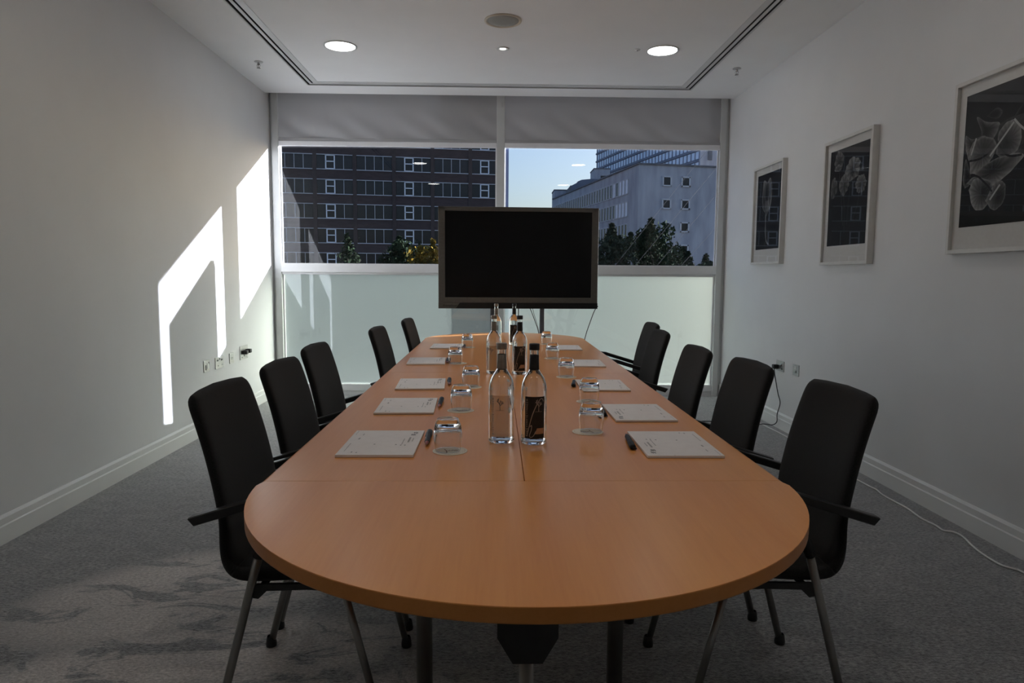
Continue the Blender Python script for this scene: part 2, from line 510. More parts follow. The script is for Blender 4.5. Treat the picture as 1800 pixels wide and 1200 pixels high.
def copy_tree(o, parent=None):
    c = o.copy()
    COL.objects.link(c)
    c.parent = parent
    for ch in o.children:
        copy_tree(ch, c)
    return c

def ribbon(pts, w, fmap, mb, mi=0):
    """flat stroke of width w through 2D points, laid on a surface by fmap(u, v)"""
    P2 = [Vector((p[0], p[1])) for p in pts]
    L, R = [], []
    for i, p in enumerate(P2):
        d = (P2[min(i + 1, len(P2) - 1)] - P2[max(i - 1, 0)]).normalized()
        n = Vector((-d.y, d.x)) * w / 2
        L.append(fmap(*(p + n))); R.append(fmap(*(p - n)))
    n = len(P2)
    mb.add(L + R, [(i, i + 1, n + i + 1, n + i) for i in range(n - 1)], mi)

def smooth_path(pts, k=6):
    pts = [Vector(p) for p in pts]
    out = []
    for i in range(len(pts) - 1):
        p0, p1, p2, p3 = pts[max(i - 1, 0)], pts[i], pts[i + 1], pts[min(i + 2, len(pts) - 1)]
        for j in range(k):
            t = j / k
            out.append(0.5 * ((2 * p1) + (p2 - p0) * t + (2 * p0 - 5 * p1 + 4 * p2 - p3) * t * t + (3 * p1 - p0 - 3 * p2 + p3) * t ** 3))
    out.append(pts[-1])
    return out

# ------------------------------------------------------------------ room shell
struct(MB().box((XL - 0.2, YB - 0.2, -0.12), (XR + 0.2, YW + 0.25, 0)).build('floor', 'carpet'), 'charcoal carpet with pale eroded blotches', 'floor')
struct(MB().box((XL - 0.2, YB - 0.2, -0.12), (XL, YW + 0.06, 3.35)).build('wall_left', 'wall'), 'plain white wall with sunlight patches', 'wall')
struct(MB().box((XR, YB - 0.2, -0.12), (XR + 0.2, YW + 0.06, 3.35)).build('wall_right', 'wall'), 'plain white wall with three framed pictures', 'wall')
struct(MB().box((XL, YB - 0.2, 0), (XR, YB, 3.35)).build('wall_back', 'wall'), 'plain white wall behind the viewpoint', 'wall')

# ceiling: outer margin and inner raft, parted by a linear slot air diffuser
SX0, SX1, SY1, SY0 = -1.770, 1.838, 6.612, -1.2
GW = 0.125
cl = MB()
cl.box((XL, YB, ZC), (SX0, YE, ZC + 0.12))
cl.box((SX1, YB, ZC), (XR, YE, ZC + 0.12))
cl.box((SX0, SY1, ZC), (SX1, YE, ZC + 0.12))
cl.box((SX0, YB, ZC), (SX1, SY0, ZC + 0.12))
cl.box((SX0 + GW, SY0 + GW, ZC), (SX1 - GW, SY1 - GW, ZC + 0.12))
cl.box((XL, YE - 0.03, ZC + 0.12), (XR, YE, 3.30))
cl.box((XL, YE - 0.03, 3.30), (XR, YW + 0.22, 3.35))
struct(cl.build('ceiling', 'ceiling'), 'white ceiling with a raft edged by slots', 'ceiling')
def ring(mb, o, w, z0, z1, mi):
    x0, x1, y0, y1 = SX0 + o, SX1 - o, SY0 + o, SY1 - o
    mb.box((x0, y0, z0), (x0 + w, y1, z1), mi)
    mb.box((x1 - w, y0, z0), (x1, y1, z1), mi)
    mb.box((x0 + w, y1 - w, z0), (x1 - w, y1, z1), mi)
    mb.box((x0 + w, y0, z0), (x1 - w, y0 + w, z1), mi)
sl = thing('linear_slot_diffuser', 'twin slot air diffuser running round the ceiling raft', 'air vent', (0, 0, ZC))
mb = MB(); ring(mb, 0, GW, 0.07, 0.09, 0); mb.build('backing', 'slot_dark', sl)
for nm, o, w, z0 in (('outer_rail', 0.0, 0.012, -0.004), ('blade', 0.032, 0.024, 0.0), ('inner_rail', 0.076, 0.049, -0.003)):
    mb = MB(); ring(mb, o, w, z0, 0.004, 0); mb.build(nm, 'frame', sl)
mb = MB()
for o, w in ((0.0, 0.012), (0.034, 0.020), (0.076, 0.012)): ring(mb, o, w, 0.004, 0.07, 0)
mb.build('throat', 'slot_dark', sl)

# skirtings: two-step profile
for side, x, s in (('left', XL, 1), ('right', XR, -1)):
    poly = [(x, 0), (x + s * 0.018, 0), (x + s * 0.018, 0.082), (x + s * 0.014, 0.088), (x + s * 0.014, 0.118), (x + s * 0.005, 0.130), (x, 0.130)]
    mb = MB().prism(poly, 1, YB, YW - 0.02)
    struct(mb.build('baseboard_' + side, 'skirting'), 'white stepped skirting along the %s wall' % side, 'baseboard')

# ------------------------------------------------------------------ window wall
FX0, FX1 = -2.238, 2.315            # outer edges of the frame
MX0, MX1 = 0.000, 0.081             # mullion
ZT, ZR0, ZR1, ZB = 3.30, 1.262, 1.352, 0.10
struct(MB().box((XL, YW - 0.01, 0), (FX0, YW + 0.05, ZT)).box((FX0, YW - 0.045, 0), (FX0 + 0.066, YW + 0.05, ZT), bev=0.004).build('trim_1', 'frame'),
       'grey aluminium jamb beside the sunlit wall', 'window jamb')
struct(MB().box((FX1, YW - 0.01, 0), (XR, YW + 0.05, ZT)).box((FX1 - 0.059, YW - 0.045, 0), (FX1, YW + 0.03, ZT), bev=0.004).build('trim_2', 'frame'),
       'grey aluminium jamb beside the picture wall', 'window jamb')
mb = MB().box((MX0, YW - 0.045, 0), (MX1, YW + 0.06, ZT), bev=0.004)
mb.box((MX0 + 0.002, YW + 0.06, -0.3), (0.122, YW + 0.27, 3.6), 1)
mb.box((0.048, YW - 0.055, 2.915), (0.068, YW - 0.045, 2.955), 0, 0.003)
struct(mb.build('trim_3', ['frame', 'fin']), 'grey mullion between the two window bays', 'window mullion')
struct(MB().box((XL, YW - 0.02, -0.1), (XR, YW + 0.14, 0.045), bev=0.004).build('trim_4', 'frame_white'), 'white sill strip at the foot of the glazing', 'window sill')
for i, (x0, x1) in enumerate(((FX0 + 0.066, MX0), (MX1, FX1 - 0.059))):
    w = struct(link('window_%d' % (i + 1), None, None, ((x0 + x1) / 2, YW, 0)), ('left', 'right')[i] + ' window bay with frosted lower pane', 'window')
    hw = (x1 - x0) / 2
    MB().box((-hw, -0.055, ZR0), (hw, 0.06, ZR1), bev=0.004).build('transom', 'frame_white', w)
    MB().box((-hw, -0.03, ZR0 - 0.022), (hw, 0.03, ZR0)).build('lower_bead', 'frame_white', w)
    MB().box((-hw, -0.03, 0.045), (hw, 0.06, 0.115), bev=0.004).build('bottom_rail', 'frame_white', w)
    mb = MB()
    for sx in (-1, 1):
        mb.box((sx * hw, -0.008, ZR1), (sx * (hw - 0.012), 0.02, ZT))
        mb.box((sx * hw, -0.008, 0.115), (sx * (hw - 0.012), 0.02, ZR0 - 0.022))
    mb.build('gasket', 'frame_white', w)
    MB().box((-hw + 0.004, 0.012, ZR1), (hw - 0.004, 0.024, ZT)).build('clear_pane', 'glass_clear', w)
    fp = MB().box((-hw + 0.004, 0.012, 0.115), (hw - 0.004, 0.022, ZR0 - 0.022))
    fp.mi = [1 if all(abs(fp.v[q][1] - 0.022) < 1e-6 for q in f) else 0 for f in fp.f]
    fp.build('frosted_pane', ['polished', 'etched'], w)

# roller blinds
for i, (x0, x1, zb) in enumerate(((FX0 + 0.0661, MX0 - 0.0001, 2.511), (MX1 + 0.0001, FX1 - 0.0591, 2.514))):
    b = thing('roller_blind', ('grey roller blind part lowered in the left window bay', 'grey roller blind part lowered in the right window bay')[i], 'blind',
              ((x0 + x1) / 2, YW - 0.030, zb), 0, 'grey roller blinds')
    hw = (x1 - x0) / 2
    nx, nz = 90, 26
    vs, fs = [], []
    H = 3.20 - zb - 0.05
    for k in range(nz + 1):
        for j in range(nx + 1):
            u, v = j / nx, k / nz
            # shallow diagonal creases fanning up from the hem
            a = math.exp(-((v - 0.12) / 0.28) ** 2)
            cr = sum(math.sin(6.0 * (u * q + v * s + p)) * am for q, s, p, am in ((5.1, 2.4, 0.3, 0.0060), (8.3, 3.1, 1.1, 0.0030), (2.2, 1.3, 2.0, 0.006)))
            vs.append((-hw + 2 * hw * u, cr * a, 0.05 + H * v))
    for k in range(nz):
        for j in range(nx):
            q = k * (nx + 1) + j
            fs.append((q, q + 1, q + nx + 2, q + nx + 1))
    MB().add(vs, fs, 0, True).build('blind_cloth', 'blind', b)
    MB().box((-hw, -0.008, 0.050), (hw, 0.008, 0.080), bev=0.003).build('hem_pocket', 'blind', b)
    MB().box((-hw, -0.016, 0.0), (hw, 0.012, 0.052), bev=0.008, seg=3).build('bottom_bar', 'blind_hem', b)
    MB().tube([(-hw, 0.0, 0.05 + H), (hw, 0.0, 0.05 + H)], 0.018, 20).build('roller_tube', 'alu', b)

# ------------------------------------------------------------------ tables
TX, THW, TZ, TT = 0.072, 0.642, 0.735, 0.028
TY0, TY1, TY2 = 1.635, 3.525, 5.415

def slab(outline, edged, z1, t, bev=0.011):
    """plan outline -> slab whose edges flagged in `edged` get a rounded solid lip"""
    bm = bmesh.new()
    n = len(outline)
    top = [bm.verts.new((x, y, z1)) for x, y in outline]
    bot = [bm.verts.new((x, y, z1 - t)) for x, y in outline]
    bm.faces.new(top); bm.faces.new(bot[::-1])
    for i in range(n):
        f = bm.faces.new((top[(i + 1) % n], top[i], bot[i], bot[(i + 1) % n]))
        f.material_index = 1
    bm.edges.ensure_lookup_table()
    be = []
    for i in range(n):
        if edged[i]:
            j = (i + 1) % n
            be += [e for e in bm.edges if set(e.verts) in ({top[i], top[j]}, {bot[i], bot[j]})]
    bmesh.ops.bevel(bm, geom=be, offset=bev, segments=4, profile=0.5, affect='EDGES', material=1)
    bmesh.ops.recalc_face_normals(bm, faces=bm.faces)
    me = bpy.data.meshes.new('tabletop')
    bm.to_mesh(me); bm.free()
    me.materials.append(M['beech']); me.materials.append(M['beech_lip'])
    for p in me.polygons:
        p.use_smooth = abs(p.normal.z) < 0.98
    return me

def tee_leg(parent, x, y, along_x, span):
    p = MB()
    p.tube([(x, y, 0.045), (x, y, TZ - TT - 0.03)], 0.0225, 18)
    p.build('leg', 'leg_metal', parent)
    f = MB()
    d = Vector((1, 0, 0)) if along_x else Vector((0, 1, 0))
    c = Vector((x, y, 0))
    f.tube([c - d * span + Vector((0, 0, 0.028)), c - d * span * 0.5 + Vector((0, 0, 0.045)), c + d * span * 0.5 + Vector((0, 0, 0.045)), c + d * span + Vector((0, 0, 0.028))], [0.014, 0.02, 0.02, 0.014], 12)
    for s in (-1, 1):
        q = c + d * span * s * 0.97
        f.lathe([(0.001, 0), (0.018, 0), (0.018, 0.012), (0.008, 0.018)], 14, (q.x, q.y, 0))
    f.build('foot', 'leg_metal', parent)
    MB().box((x - (span * 0.8 if along_x else 0.03), y - (0.03 if along_x else span * 0.8), TZ - TT - 0.035),
             (x + (span * 0.8 if along_x else 0.03), y + (0.03 if along_x else span * 0.8), TZ - TT), bev=0.003).build('top_bracket', 'black_plastic', parent)

def d_end(name, yc, sgn, label):
    R = THW
    t = thing(name, label, 'table', (TX, yc, 0), 0, 'sections of the long meeting table')
    n = 56
    pts = [(R * math.cos(PI * k / n), sgn * R * math.sin(PI * k / n)) for k in range(n + 1)]
    if sgn < 0: pts = pts[::-1]
    # keep a hairline joint to the next section
    pts = [(x, y + sgn * 0.0012 if abs(y) < 1e-6 else y) for x, y in pts]
    link('tabletop', slab(pts, [True] * n + [False], TZ, TT), t)
    yl = sgn * 0.375
    bx = -0.010
    br = MB().prism([(bx - 0.057, TZ - TT), (bx + 0.057, TZ - TT), (bx + 0.057, 0.565), (bx + 0.028, 0.515), (bx - 0.028, 0.515), (bx - 0.057, 0.565)], 1, yl - 0.05, yl + 0.05)
    br.build('tilt_bracket', 'black_plastic', t)
    MB().tube([(bx, yl, 0.04), (bx, yl, 0.53)], 0.0145, 18).build('leg', 'leg_metal', t)
    MB().tube([(bx - 0.30, yl, 0.022), (bx + 0.30, yl, 0.022)], 0.02, 12).build('foot', 'leg_metal', t)
    return t
d_end('meeting_table_end', TY0, -1, 'half-round beech table end nearest the viewer')
d_end('meeting_table_end', TY2, 1, 'half-round beech table end below the dark screen')
for i, (ya, yb) in enumerate(((TY0, TY1), (TY1, TY2))):
    for j, s in enumerate((-1, 1)):
        t = thing('meeting_table', 'oblong beech table section, %s half, %s' % (('near', 'far')[i], ('left of the lengthwise seam', 'right of the lengthwise seam')[j]), 'table',
                  (TX + s * THW / 2, (ya + yb) / 2, 0), 0, 'sections of the long meeting table')
        hx, hy, g = THW / 2, (yb - ya) / 2, 0.0012
        o = [(-hx + (g if s > 0 else 0), -hy + g), (hx - (g if s < 0 else 0), -hy + g), (hx - (g if s < 0 else 0), hy - g), (-hx + (g if s > 0 else 0), hy - g)]
        link('tabletop', slab(o, [False, s > 0, False, s < 0], TZ, TT), t)
        tee_leg(t, -s * 0.052, -hy + 0.20, True, 0.24)
        tee_leg(t, -s * 0.046, hy - 0.085, True, 0.24)

# ------------------------------------------------------------------ chairs
def chair_shell():
    outer = [(-0.338, 0.905), (-0.332, 0.88), (-0.312, 0.82), (-0.289, 0.741), (-0.268, 0.65), (-0.256, 0.576), (-0.2545, 0.50), (-0.246, 0.45),
             (-0.222, 0.414), (-0.18, 0.396), (-0.10, 0.396), (0.0, 0.404), (0.10, 0.410), (0.17, 0.410), (0.205, 0.404)]
    pts = smooth_path([(x, 0, z) for x, z in outer], 4)
    n = len(pts)
    T = [0.0] * n
    rings = []
    # arc lengths
    sl = [0.0]
    for i in range(1, n): sl.append(sl[-1] + (pts[i] - pts[i - 1]).length)
    tot = sl[-1]
    m = 28
    for i in range(n):
        d = (pts[min(i + 1, n - 1)] - pts[max(i - 1, 0)]).normalized()
        nn = Vector((-d.z, 0, d.x))            # towards the sitter
        if nn.dot(Vector((0.6, 0, 0.8))) < 0: nn = -nn
        u = sl[i] / tot
        th = 0.040 + 0.012 * min(1, max(0, (u - 0.45) / 0.2))
        hw = 0.190 + 0.012 * math.sin(min(1, u / 0.5) * PI / 2)
        ends = min(sl[i], tot - sl[i])
        R = 0.022
        k = math.sqrt(max(0.0, 1 - (1 - min(1, ends / R)) ** 2)) if ends < R else 1.0
        k = max(k, 0.12)
        c = pts[i] + nn * (th / 2 + 0.0)
        ring = []
        for q in range(m):
            a = 2 * PI * q / m
            ca, sa = math.cos(a), math.sin(a)
            e = 2 / 6.0
            y = hw * (abs(ca) ** e) * (1 if ca >= 0 else -1)
            w = th / 2 * k * (abs(sa) ** (2 / 3.2)) * (1 if sa >= 0 else -1)
            # round the corners at the two ends
            if ends < 0.05: y *= 1 - 0.10 * (1 - ends / 0.05) ** 2
            # gently dished across the width
            dish = 0.016 * (y / hw) ** 2 * (1 - 0.6 * u)
            top = 0.012 * (1 - (y / hw) ** 2) if u < 0.12 else 0.0   # crowned top edge
            p = c + nn * (w + dish) - d * (top * (1 - u / 0.12) if u < 0.12 else 0)
            ring.append(Vector((p.x, y, p.z)))
        rings.append(ring)
    def loft(i0, i1):
        mb = MB()
        vs = [p for r in rings[i0:i1 + 1] for p in r]
        fs = []
        for i in range(i1 - i0):
            for q in range(m):
                q2 = (q + 1) % m
                fs.append((i * m + q, i * m + q2, (i + 1) * m + q2, (i + 1) * m + q))
        mb.add(vs, fs, 0, True)
        mb.add(rings[i0], [tuple(range(m))], 0, False)
        mb.add(rings[i1], [tuple(range(m - 1, -1, -1))], 0, False)
        return mb
    cut = next(i for i in range(n) if pts[i].z < 0.415)
    return loft(0, cut), loft(cut, n - 1)

def make_chair():
    root = thing('conference_chair', '', 'chair')
    back, seat = chair_shell()
    back.build('backrest', 'fabric', root)
    seat.build('seat', 'fabric', root)
    fr = MB()
    for x in (-0.13, 0.09):
        fr.tube([(x, -0.212, 0.392), (x, 0.212, 0.392)], 0.009, 8)
    fr.build('seat_frame', 'black_plastic', root)
    for s in (-1, 1):
        y = s * 0.216
        MB().tube([(-0.252, y * 1.0, 0.012), (-0.118, y, 0.515)], 0.0115, 14).build('leg', 'leg_metal', root)
        l2 = MB().tube([(0.198, y, 0.012), (0.098, y, 0.415)], 0.0105, 14).build('leg', 'leg_metal', root)
        for x in (-0.253, 0.199):
            g = MB().lathe([(0.001, 0), (0.017, 0), (0.0175, 0.01), (0.0145, 0.03), (0.0125, 0.034)], 14, (x, y, 0))
            g.build('glide', 'black_plastic', root)
        # bracket that ties the legs under the seat
        MB().prism([(-0.152, 0.412), (-0.142, 0.376), (-0.128, 0.374), (-0.105, 0.396), (0.0, 0.400), (0.098, 0.396), (0.108, 0.396), (0.1, 0.416), (-0.02, 0.416)], 1, y - 0.006 - s * 0.006, y + 0.006 - s * 0.006).build('side_rail', 'black_plastic', root)
        # arm: strut rising forward from the rear leg to the tip, pad running back
        ya = s * 0.232
        MB().tube([(-0.126, y, 0.49), (-0.110, y, 0.53), (-0.055, (y + ya) / 2, 0.612), (0.004, ya, 0.676)], [0.014, 0.0145, 0.0145, 0.011], 12).build('arm_strut', 'black_plastic', root)
        poly = [(0.022, 0.692), (-0.02, 0.688), (-0.292, 0.606), (-0.278, 0.584), (-0.02, 0.664), (0.0, 0.668)]
        a = MB()
        w = 0.018
        vs = []
        for yy, sh in ((-w, 0.8), (-w * 0.75, 1.0), (w * 0.75, 1.0), (w, 0.8)):
            cx = sum(p[0] for p in poly) / 6; cz = sum(p[1] for p in poly) / 6
            for px, pz in poly:
                base = 0.678 + (px - 0.01) * 0.278
                vs.append((px, ya + yy * (1.0 if px < -0.05 else 0.8), base + (pz - base) * sh))
        fs = []
        for i in range(3):
            for k in range(6):
                k2 = (k + 1) % 6
                fs.append((i * 6 + k, i * 6 + k2, i * 6 + 6 + k2, i * 6 + 6 + k))
        fs += [tuple(range(6)), tuple(range(23, 17, -1))]
        a.add(vs, fs)
        a.build('armrest', 'black_plastic', root)
    return root

chair0 = make_chair()
# (x of the back's top, y, side, small turn)
chairs = [(-0.832, 1.975, 1, 0.02, 'black fabric armchair, nearest one on the left of the table'),
          (-0.830, 2.520, 1, 0.03, 'black fabric armchair, second from the viewer on the left'),
          (-0.860, 3.125, 1, 0.03, 'black fabric armchair, third from the viewer on the left'),
          (-0.762, 4.190, 1, 0.05, 'black fabric armchair, fourth from the viewer on the left'),
          (-0.684, 5.030, 1, 0.05, 'black fabric armchair, farthest one on the left by the frosted glass'),
          (1.054, 1.970, -1, -0.02, 'black fabric armchair, nearest one on the right of the table'),
          (1.010, 2.560, -1, -0.03, 'black fabric armchair, second from the viewer on the right'),
          (0.958, 3.090, -1, -0.01, 'black fabric armchair, third from the viewer on the right'),
          (1.018, 4.050, -1, 0.0, 'black fabric armchair, fourth from the viewer on the right'),
          (1.118, 4.720, -1, 0.0, 'black fabric armchair, farthest one on the right, half hidden behind another')]
for i, (x, y, s, rz, lab) in enumerate(chairs):
    c = chair0 if i == 0 else copy_tree(chair0)
    c.location = (x + s * 0.334, y, 0)
    c.rotation_euler = (0, 0, (0 if s > 0 else PI) - rz)
    tag(c, lab, 'chair', 'black chairs around the meeting table')

# ------------------------------------------------------------------ screen on its trolley
tv = thing('display_screen', 'large dark flat screen with bronze-grey bezel before the window', 'screen', (0.212, 6.445, 0.93), math.radians(2.4))
W2, HT = 0.752, 0.945
mb = MB()
mb.box((-W2, 0.0, 0.10), (-W2 + 0.062, 0.075, HT), bev=0.004)
mb.box((W2 - 0.062, 0.0, 0.10), (W2, 0.075, HT), bev=0.004)
mb.box((-W2, 0.0, HT - 0.040), (W2, 0.075, HT), bev=0.004)
mb.box((-W2, 0.0, 0.052), (W2, 0.075, 0.104), bev=0.004)
mb.box((-W2 + 0.02, 0.05, 0.02), (W2 - 0.02, 0.10, HT - 0.02), bev=0.01)
bz = mb.build('bezel', 'tv_bezel', tv)
MB().box((-W2 + 0.060, 0.012, 0.100), (W2 - 0.060, 0.03, HT - 0.038)).build('screen_panel', 'tv_screen', tv)
mb = MB().prism([(-W2 + 0.16, 0.0), (W2, 0.0), (W2, 0.054), (-W2 + 0.20, 0.054)], 1, -0.006, 0.06)
sb = mb.build('speaker_bar', 'tv_black', tv)
mb = MB().prism([(-W2, 0.0), (-W2 + 0.16, 0.0), (-W2 + 0.20, 0.054), (-W2, 0.054)], 1, -0.004, 0.06)
cb = mb.build('badge_plate', 'tv_bezel', tv)
MB().box((-0.30, 0.095, 0.20), (0.30, 0.114, 0.70), bev=0.004).build('rear_housing', 'tv_black', tv)
MB().tube([(W2 - 0.03, 0.03, 0.022), (W2 + 0.012, 0.03, 0.022)], 0.006, 8).build('pen_hook', 'black_plastic', tv)

def text_mesh(body, size, name):
    cu = bpy.data.curves.new('t', 'FONT')
    cu.body = body; cu.size = size; cu.extrude = 0.0004; cu.resolution_u = 2
    o = bpy.data.objects.new('t', cu); COL.objects.link(o)
    dg = bpy.context.evaluated_depsgraph_get()
    me = bpy.data.meshes.new_from_object(o.evaluated_get(dg))
    bpy.data.objects.remove(o); bpy.data.curves.remove(cu)
    me.name = name
    return me
tm = text_mesh('Promethean', 0.026, 'logo_text')
tm.materials.clear(); tm.materials.append(M['tv_black'])
lo = link('logo_text', tm, cb, (-W2 + 0.045, -0.0046, 0.020)); lo.rotation_euler = (PI / 2, 0, 0)
lm = MB().lathe([(0.0005, 0), (0.008, 0), (0.008, 0.001)], 16).build('logo_mark', 'tv_black', cb, (-W2 + 0.030, -0.0038, 0.027)); lm.rotation_euler = (PI / 2, 0, 0)

st = thing('screen_trolley', 'grey two-post trolley holding up the dark screen', 'stand', (0.2066, 6.575, 0), math.radians(2.4))
for x in (-0.24, 0.24):
    MB().box((x - 0.021, 0.0, 0.10), (x + 0.021, 0.05, 1.50), bev=0.004).build('post', 'post_grey', st)
MB().box((-0.28, -0.0155, 1.16), (0.28, 0.0, 1.58), bev=0.001).build('mount_plate', 'post_grey', st)
MB().box((-0.42, -0.01, 0.085), (0.42, 0.06, 0.13), bev=0.006).build('cross_beam', 'post_grey', st)
for x in (-0.40, 0.40):
    MB().box((x - 0.025, -0.30, 0.085), (x + 0.025, 0.34, 0.125), bev=0.006).build('foot', 'post_grey', st)
    for y in (-0.27, 0.31):
        c = MB().lathe([(0.001, -0.012), (0.036, -0.012), (0.038, 0.0), (0.036, 0.012), (0.001, 0.012)], 20).build('castor', 'black_plastic', st, (x, y, 0.038))
        c.rotation_euler = (0, PI / 2, 0)
        MB().box((x - 0.02, y - 0.02, 0.055), (x + 0.02, y + 0.02, 0.086)).build('castor_fork', 'black_plastic', st)

def cable(name, pts, r, m, label, k=8, cat='cable'):
    return tag(MB().tube(smooth_path(pts, k), r, 8).build(name, m), label, cat)
cable('power_cable', [(0.945, 6.47, 0.929), (0.925, 6.46, 0.89), (0.885, 6.45, 0.78), (0.855, 6.44, 0.69), (0.835, 6.42, 0.60), (0.80, 6.42, 0.3), (0.74, 6.44, 0.012), (0.5, 6.42, 0.006)], 0.004, 'cable_black', 'black cable hanging from the right corner of the screen')
cable('video_cable', [(0.325, 6.50, 0.929), (0.345, 6.48, 0.88), (0.375, 6.47, 0.80), (0.405, 6.46, 0.70), (0.42, 6.46, 0.5), (0.42, 6.44, 0.145)], 0.0035, 'cable_black', 'thin black lead looping beside the right trolley post')
cable('video_cable', [(0.350, 6.515, 0.929), (0.365, 6.50, 0.87), (0.395, 6.49, 0.77), (0.415, 6.49, 0.66), (0.425, 6.49, 0.40), (0.43, 6.50, 0.145)], 0.002, 'cable_black', 'second thinner lead close behind the looping one')
cable('video_cable', [(0.215, 6.52, 0.929), (0.214, 6.515, 0.85), (0.214, 6.515, 0.5), (0.22, 6.52, 0.15)], 0.005, 'cable_black', 'straight black lead dropping below the middle of the screen')

# ------------------------------------------------------------------ notepads and pens
def make_pad():
    r = thing('notepad', '', 'notepad')
    MB().box((-0.1075, -0.15, 0.0), (0.1075, 0.15, 0.0015), 0).build('card_back', 'card_back', r)
    MB().box((-0.1075, -0.15, 0.0015), (0.1075, 0.15, 0.0075), 0).build('paper_block', 'paper', r)
    Z = 0.0078
    def f(u, v): return Vector((u, v, Z))
    ik = MB()
    # logo in the writer's top left corner: two stubby bars over a smaller word
    for (u, v, du, dv) in ((0.085, 0.118, 0.014, 0.016), (0.080, 0.092, 0.014, 0.020), (0.088, 0.104, 0.004, 0.007)):
        for q in range(4):
            a = u - du / 2 + du * q / 4
            ik.add([f(a, v - dv / 2), f(a + du * 0.17, v - dv / 2), f(a + du * 0.17, v + dv / 2 - 0.004 * (q % 2)), f(a, v + dv / 2 - 0.004 * (q % 2))], [(0, 1, 2, 3)])
    ik.build('printed_logo', 'ink', r)['kind'] = 'stuff'
    sf = MB()
    rn = random.Random(3)
    def line(u, v0, v1, h):
        v = v0
        while v < v1:
            w = rn.uniform(0.002, 0.006)
            sf.add([f(u, v), f(u + h, v), f(u + h, v + w), f(u, v + w)], [(0, 1, 2, 3)])
            v += w + 0.0016
    line(0.072, -0.005, 0.055, 0.0055); line(0.084, 0.005, 0.045, 0.003); line(0.058, -0.03, 0.04, 0.0025)
    line(0.056, -0.045, -0.035, 0.004); line(0.068, -0.045, -0.036, 0.004)
    line(-0.080, 0.030, 0.052, 0.005); line(-0.076, 0.082, 0.10, 0.003); line(-0.092, -0.11, -0.02, 0.002)
    line(-0.070, -0.126, -0.118, 0.004); line(-0.056, -0.13, -0.12, 0.004)
    for u, v in ((-0.020, -0.030), (0.043, -0.034)):
        sf.add([f(u - 0.0025, v - 0.004), f(u + 0.0025, v - 0.004), f(u + 0.0025, v + 0.004), f(u - 0.0025, v + 0.004)], [(0, 1, 2, 3)])
    line(-0.099, 0.09, 0.14, 0.0015); line(0.03, 0.142, 0.15 - 0.002, 0.0015)
    sf.build('printed_text', 'ink_soft', r)['kind'] = 'stuff'
    return r
pad0 = make_pad()
pads = [(-0.334, 2.000, 0, 'white notepad nearest the viewer on the left side'),
        (-0.337, 2.586, 2, 'white notepad second from the viewer on the left side'),
        (-0.341, 3.115, 3, 'white notepad third from the viewer on the left side'),
        (-0.402, 3.965, 3, 'white notepad fourth from the viewer on the left side'),
        (-0.345, 4.815, 0, 'white notepad farthest from the viewer on the left side'),
        (0.530, 1.994, 180, 'white notepad nearest the viewer on the right side'),
        (0.522, 2.463, 181, 'white notepad second from the viewer on the right side'),
        (0.487, 3.095, 179, 'white notepad third from the viewer on the right side'),
        (0.508, 3.890, 178, 'white notepad fourth from the viewer on the right side'),
        (0.484, 4.745, 179, 'white notepad farthest from the viewer on the right side')]
for i, (x, y, a, lab) in enumerate(pads):
    p = pad0 if i == 0 else copy_tree(pad0)
    p.location = (x, y, TZ)
    p.rotation_euler = (0, 0, math.radians(a))
    tag(p, lab, 'notepad', 'notepads set out on the meeting table')

def make_pen():
    r = thing('ballpoint_pen', '', 'pen')
    R = 0.0072
    def lz(prof, name, m, par):     # lathe about local y
        o = MB().lathe(prof, 16).build(name, m, par); return o
    b = lz([(0.001, -0.060), (0.0056, -0.058), (0.0070, -0.050), (0.0072, 0.02), (0.0072, 0.03)], 'barrel', 'pen_black', r)
    c = lz([(0.0082, 0.018), (0.0086, 0.022), (0.0084, 0.066), (0.006, 0.072), (0.001, 0.0725)], 'cap', 'pen_black', r)
    t = lz([(0.0006, -0.083), (0.0022, -0.080), (0.0040, -0.066), (0.0054, -0.059)], 'tip', 'pen_red', r)
    k = MB().box((-0.0018, 0.0082, 0.025), (0.0018, 0.0112, 0.070), bev=0.0008).build('clip', 'pen_black', c)
    for o in (b, c, t):
        o.rotation_euler = (-PI / 2, 0, 0)
        o.location = (0, 0, 0.0089)
    k.rotation_euler = (0, 0, 1.1)
    return r
pen0 = make_pen()
pens = [(-0.205, 2.055, 2, 'black pen with red tip beside the nearest left notepad'),
        (-0.215, 2.640, 1, 'black pen beside the second left notepad'),
        (-0.216, 3.170, 4, 'black pen beside the third left notepad'),
        (-0.281, 3.965, 2, 'black pen beside the fourth left notepad, half behind a tumbler'),
        (-0.222, 4.780, 2, 'black pen beside the farthest left notepad'),
        (0.404, 2.010, 176, 'black pen beside the nearest right notepad'),
        (0.395, 2.475, 176, 'black pen beside the second right notepad'),
        (0.362, 3.13, 172, 'black pen beside the third right notepad')]
for i, (x, y, a, lab) in enumerate(pens):
    p = pen0 if i == 0 else copy_tree(pen0)
    p.scale = (1.12, 1.12, 1.0)
    p.location = (x, y, TZ)
    p.rotation_euler = (0, 0, math.radians(a))
    tag(p, lab, 'pen', 'pens lying by the notepads')

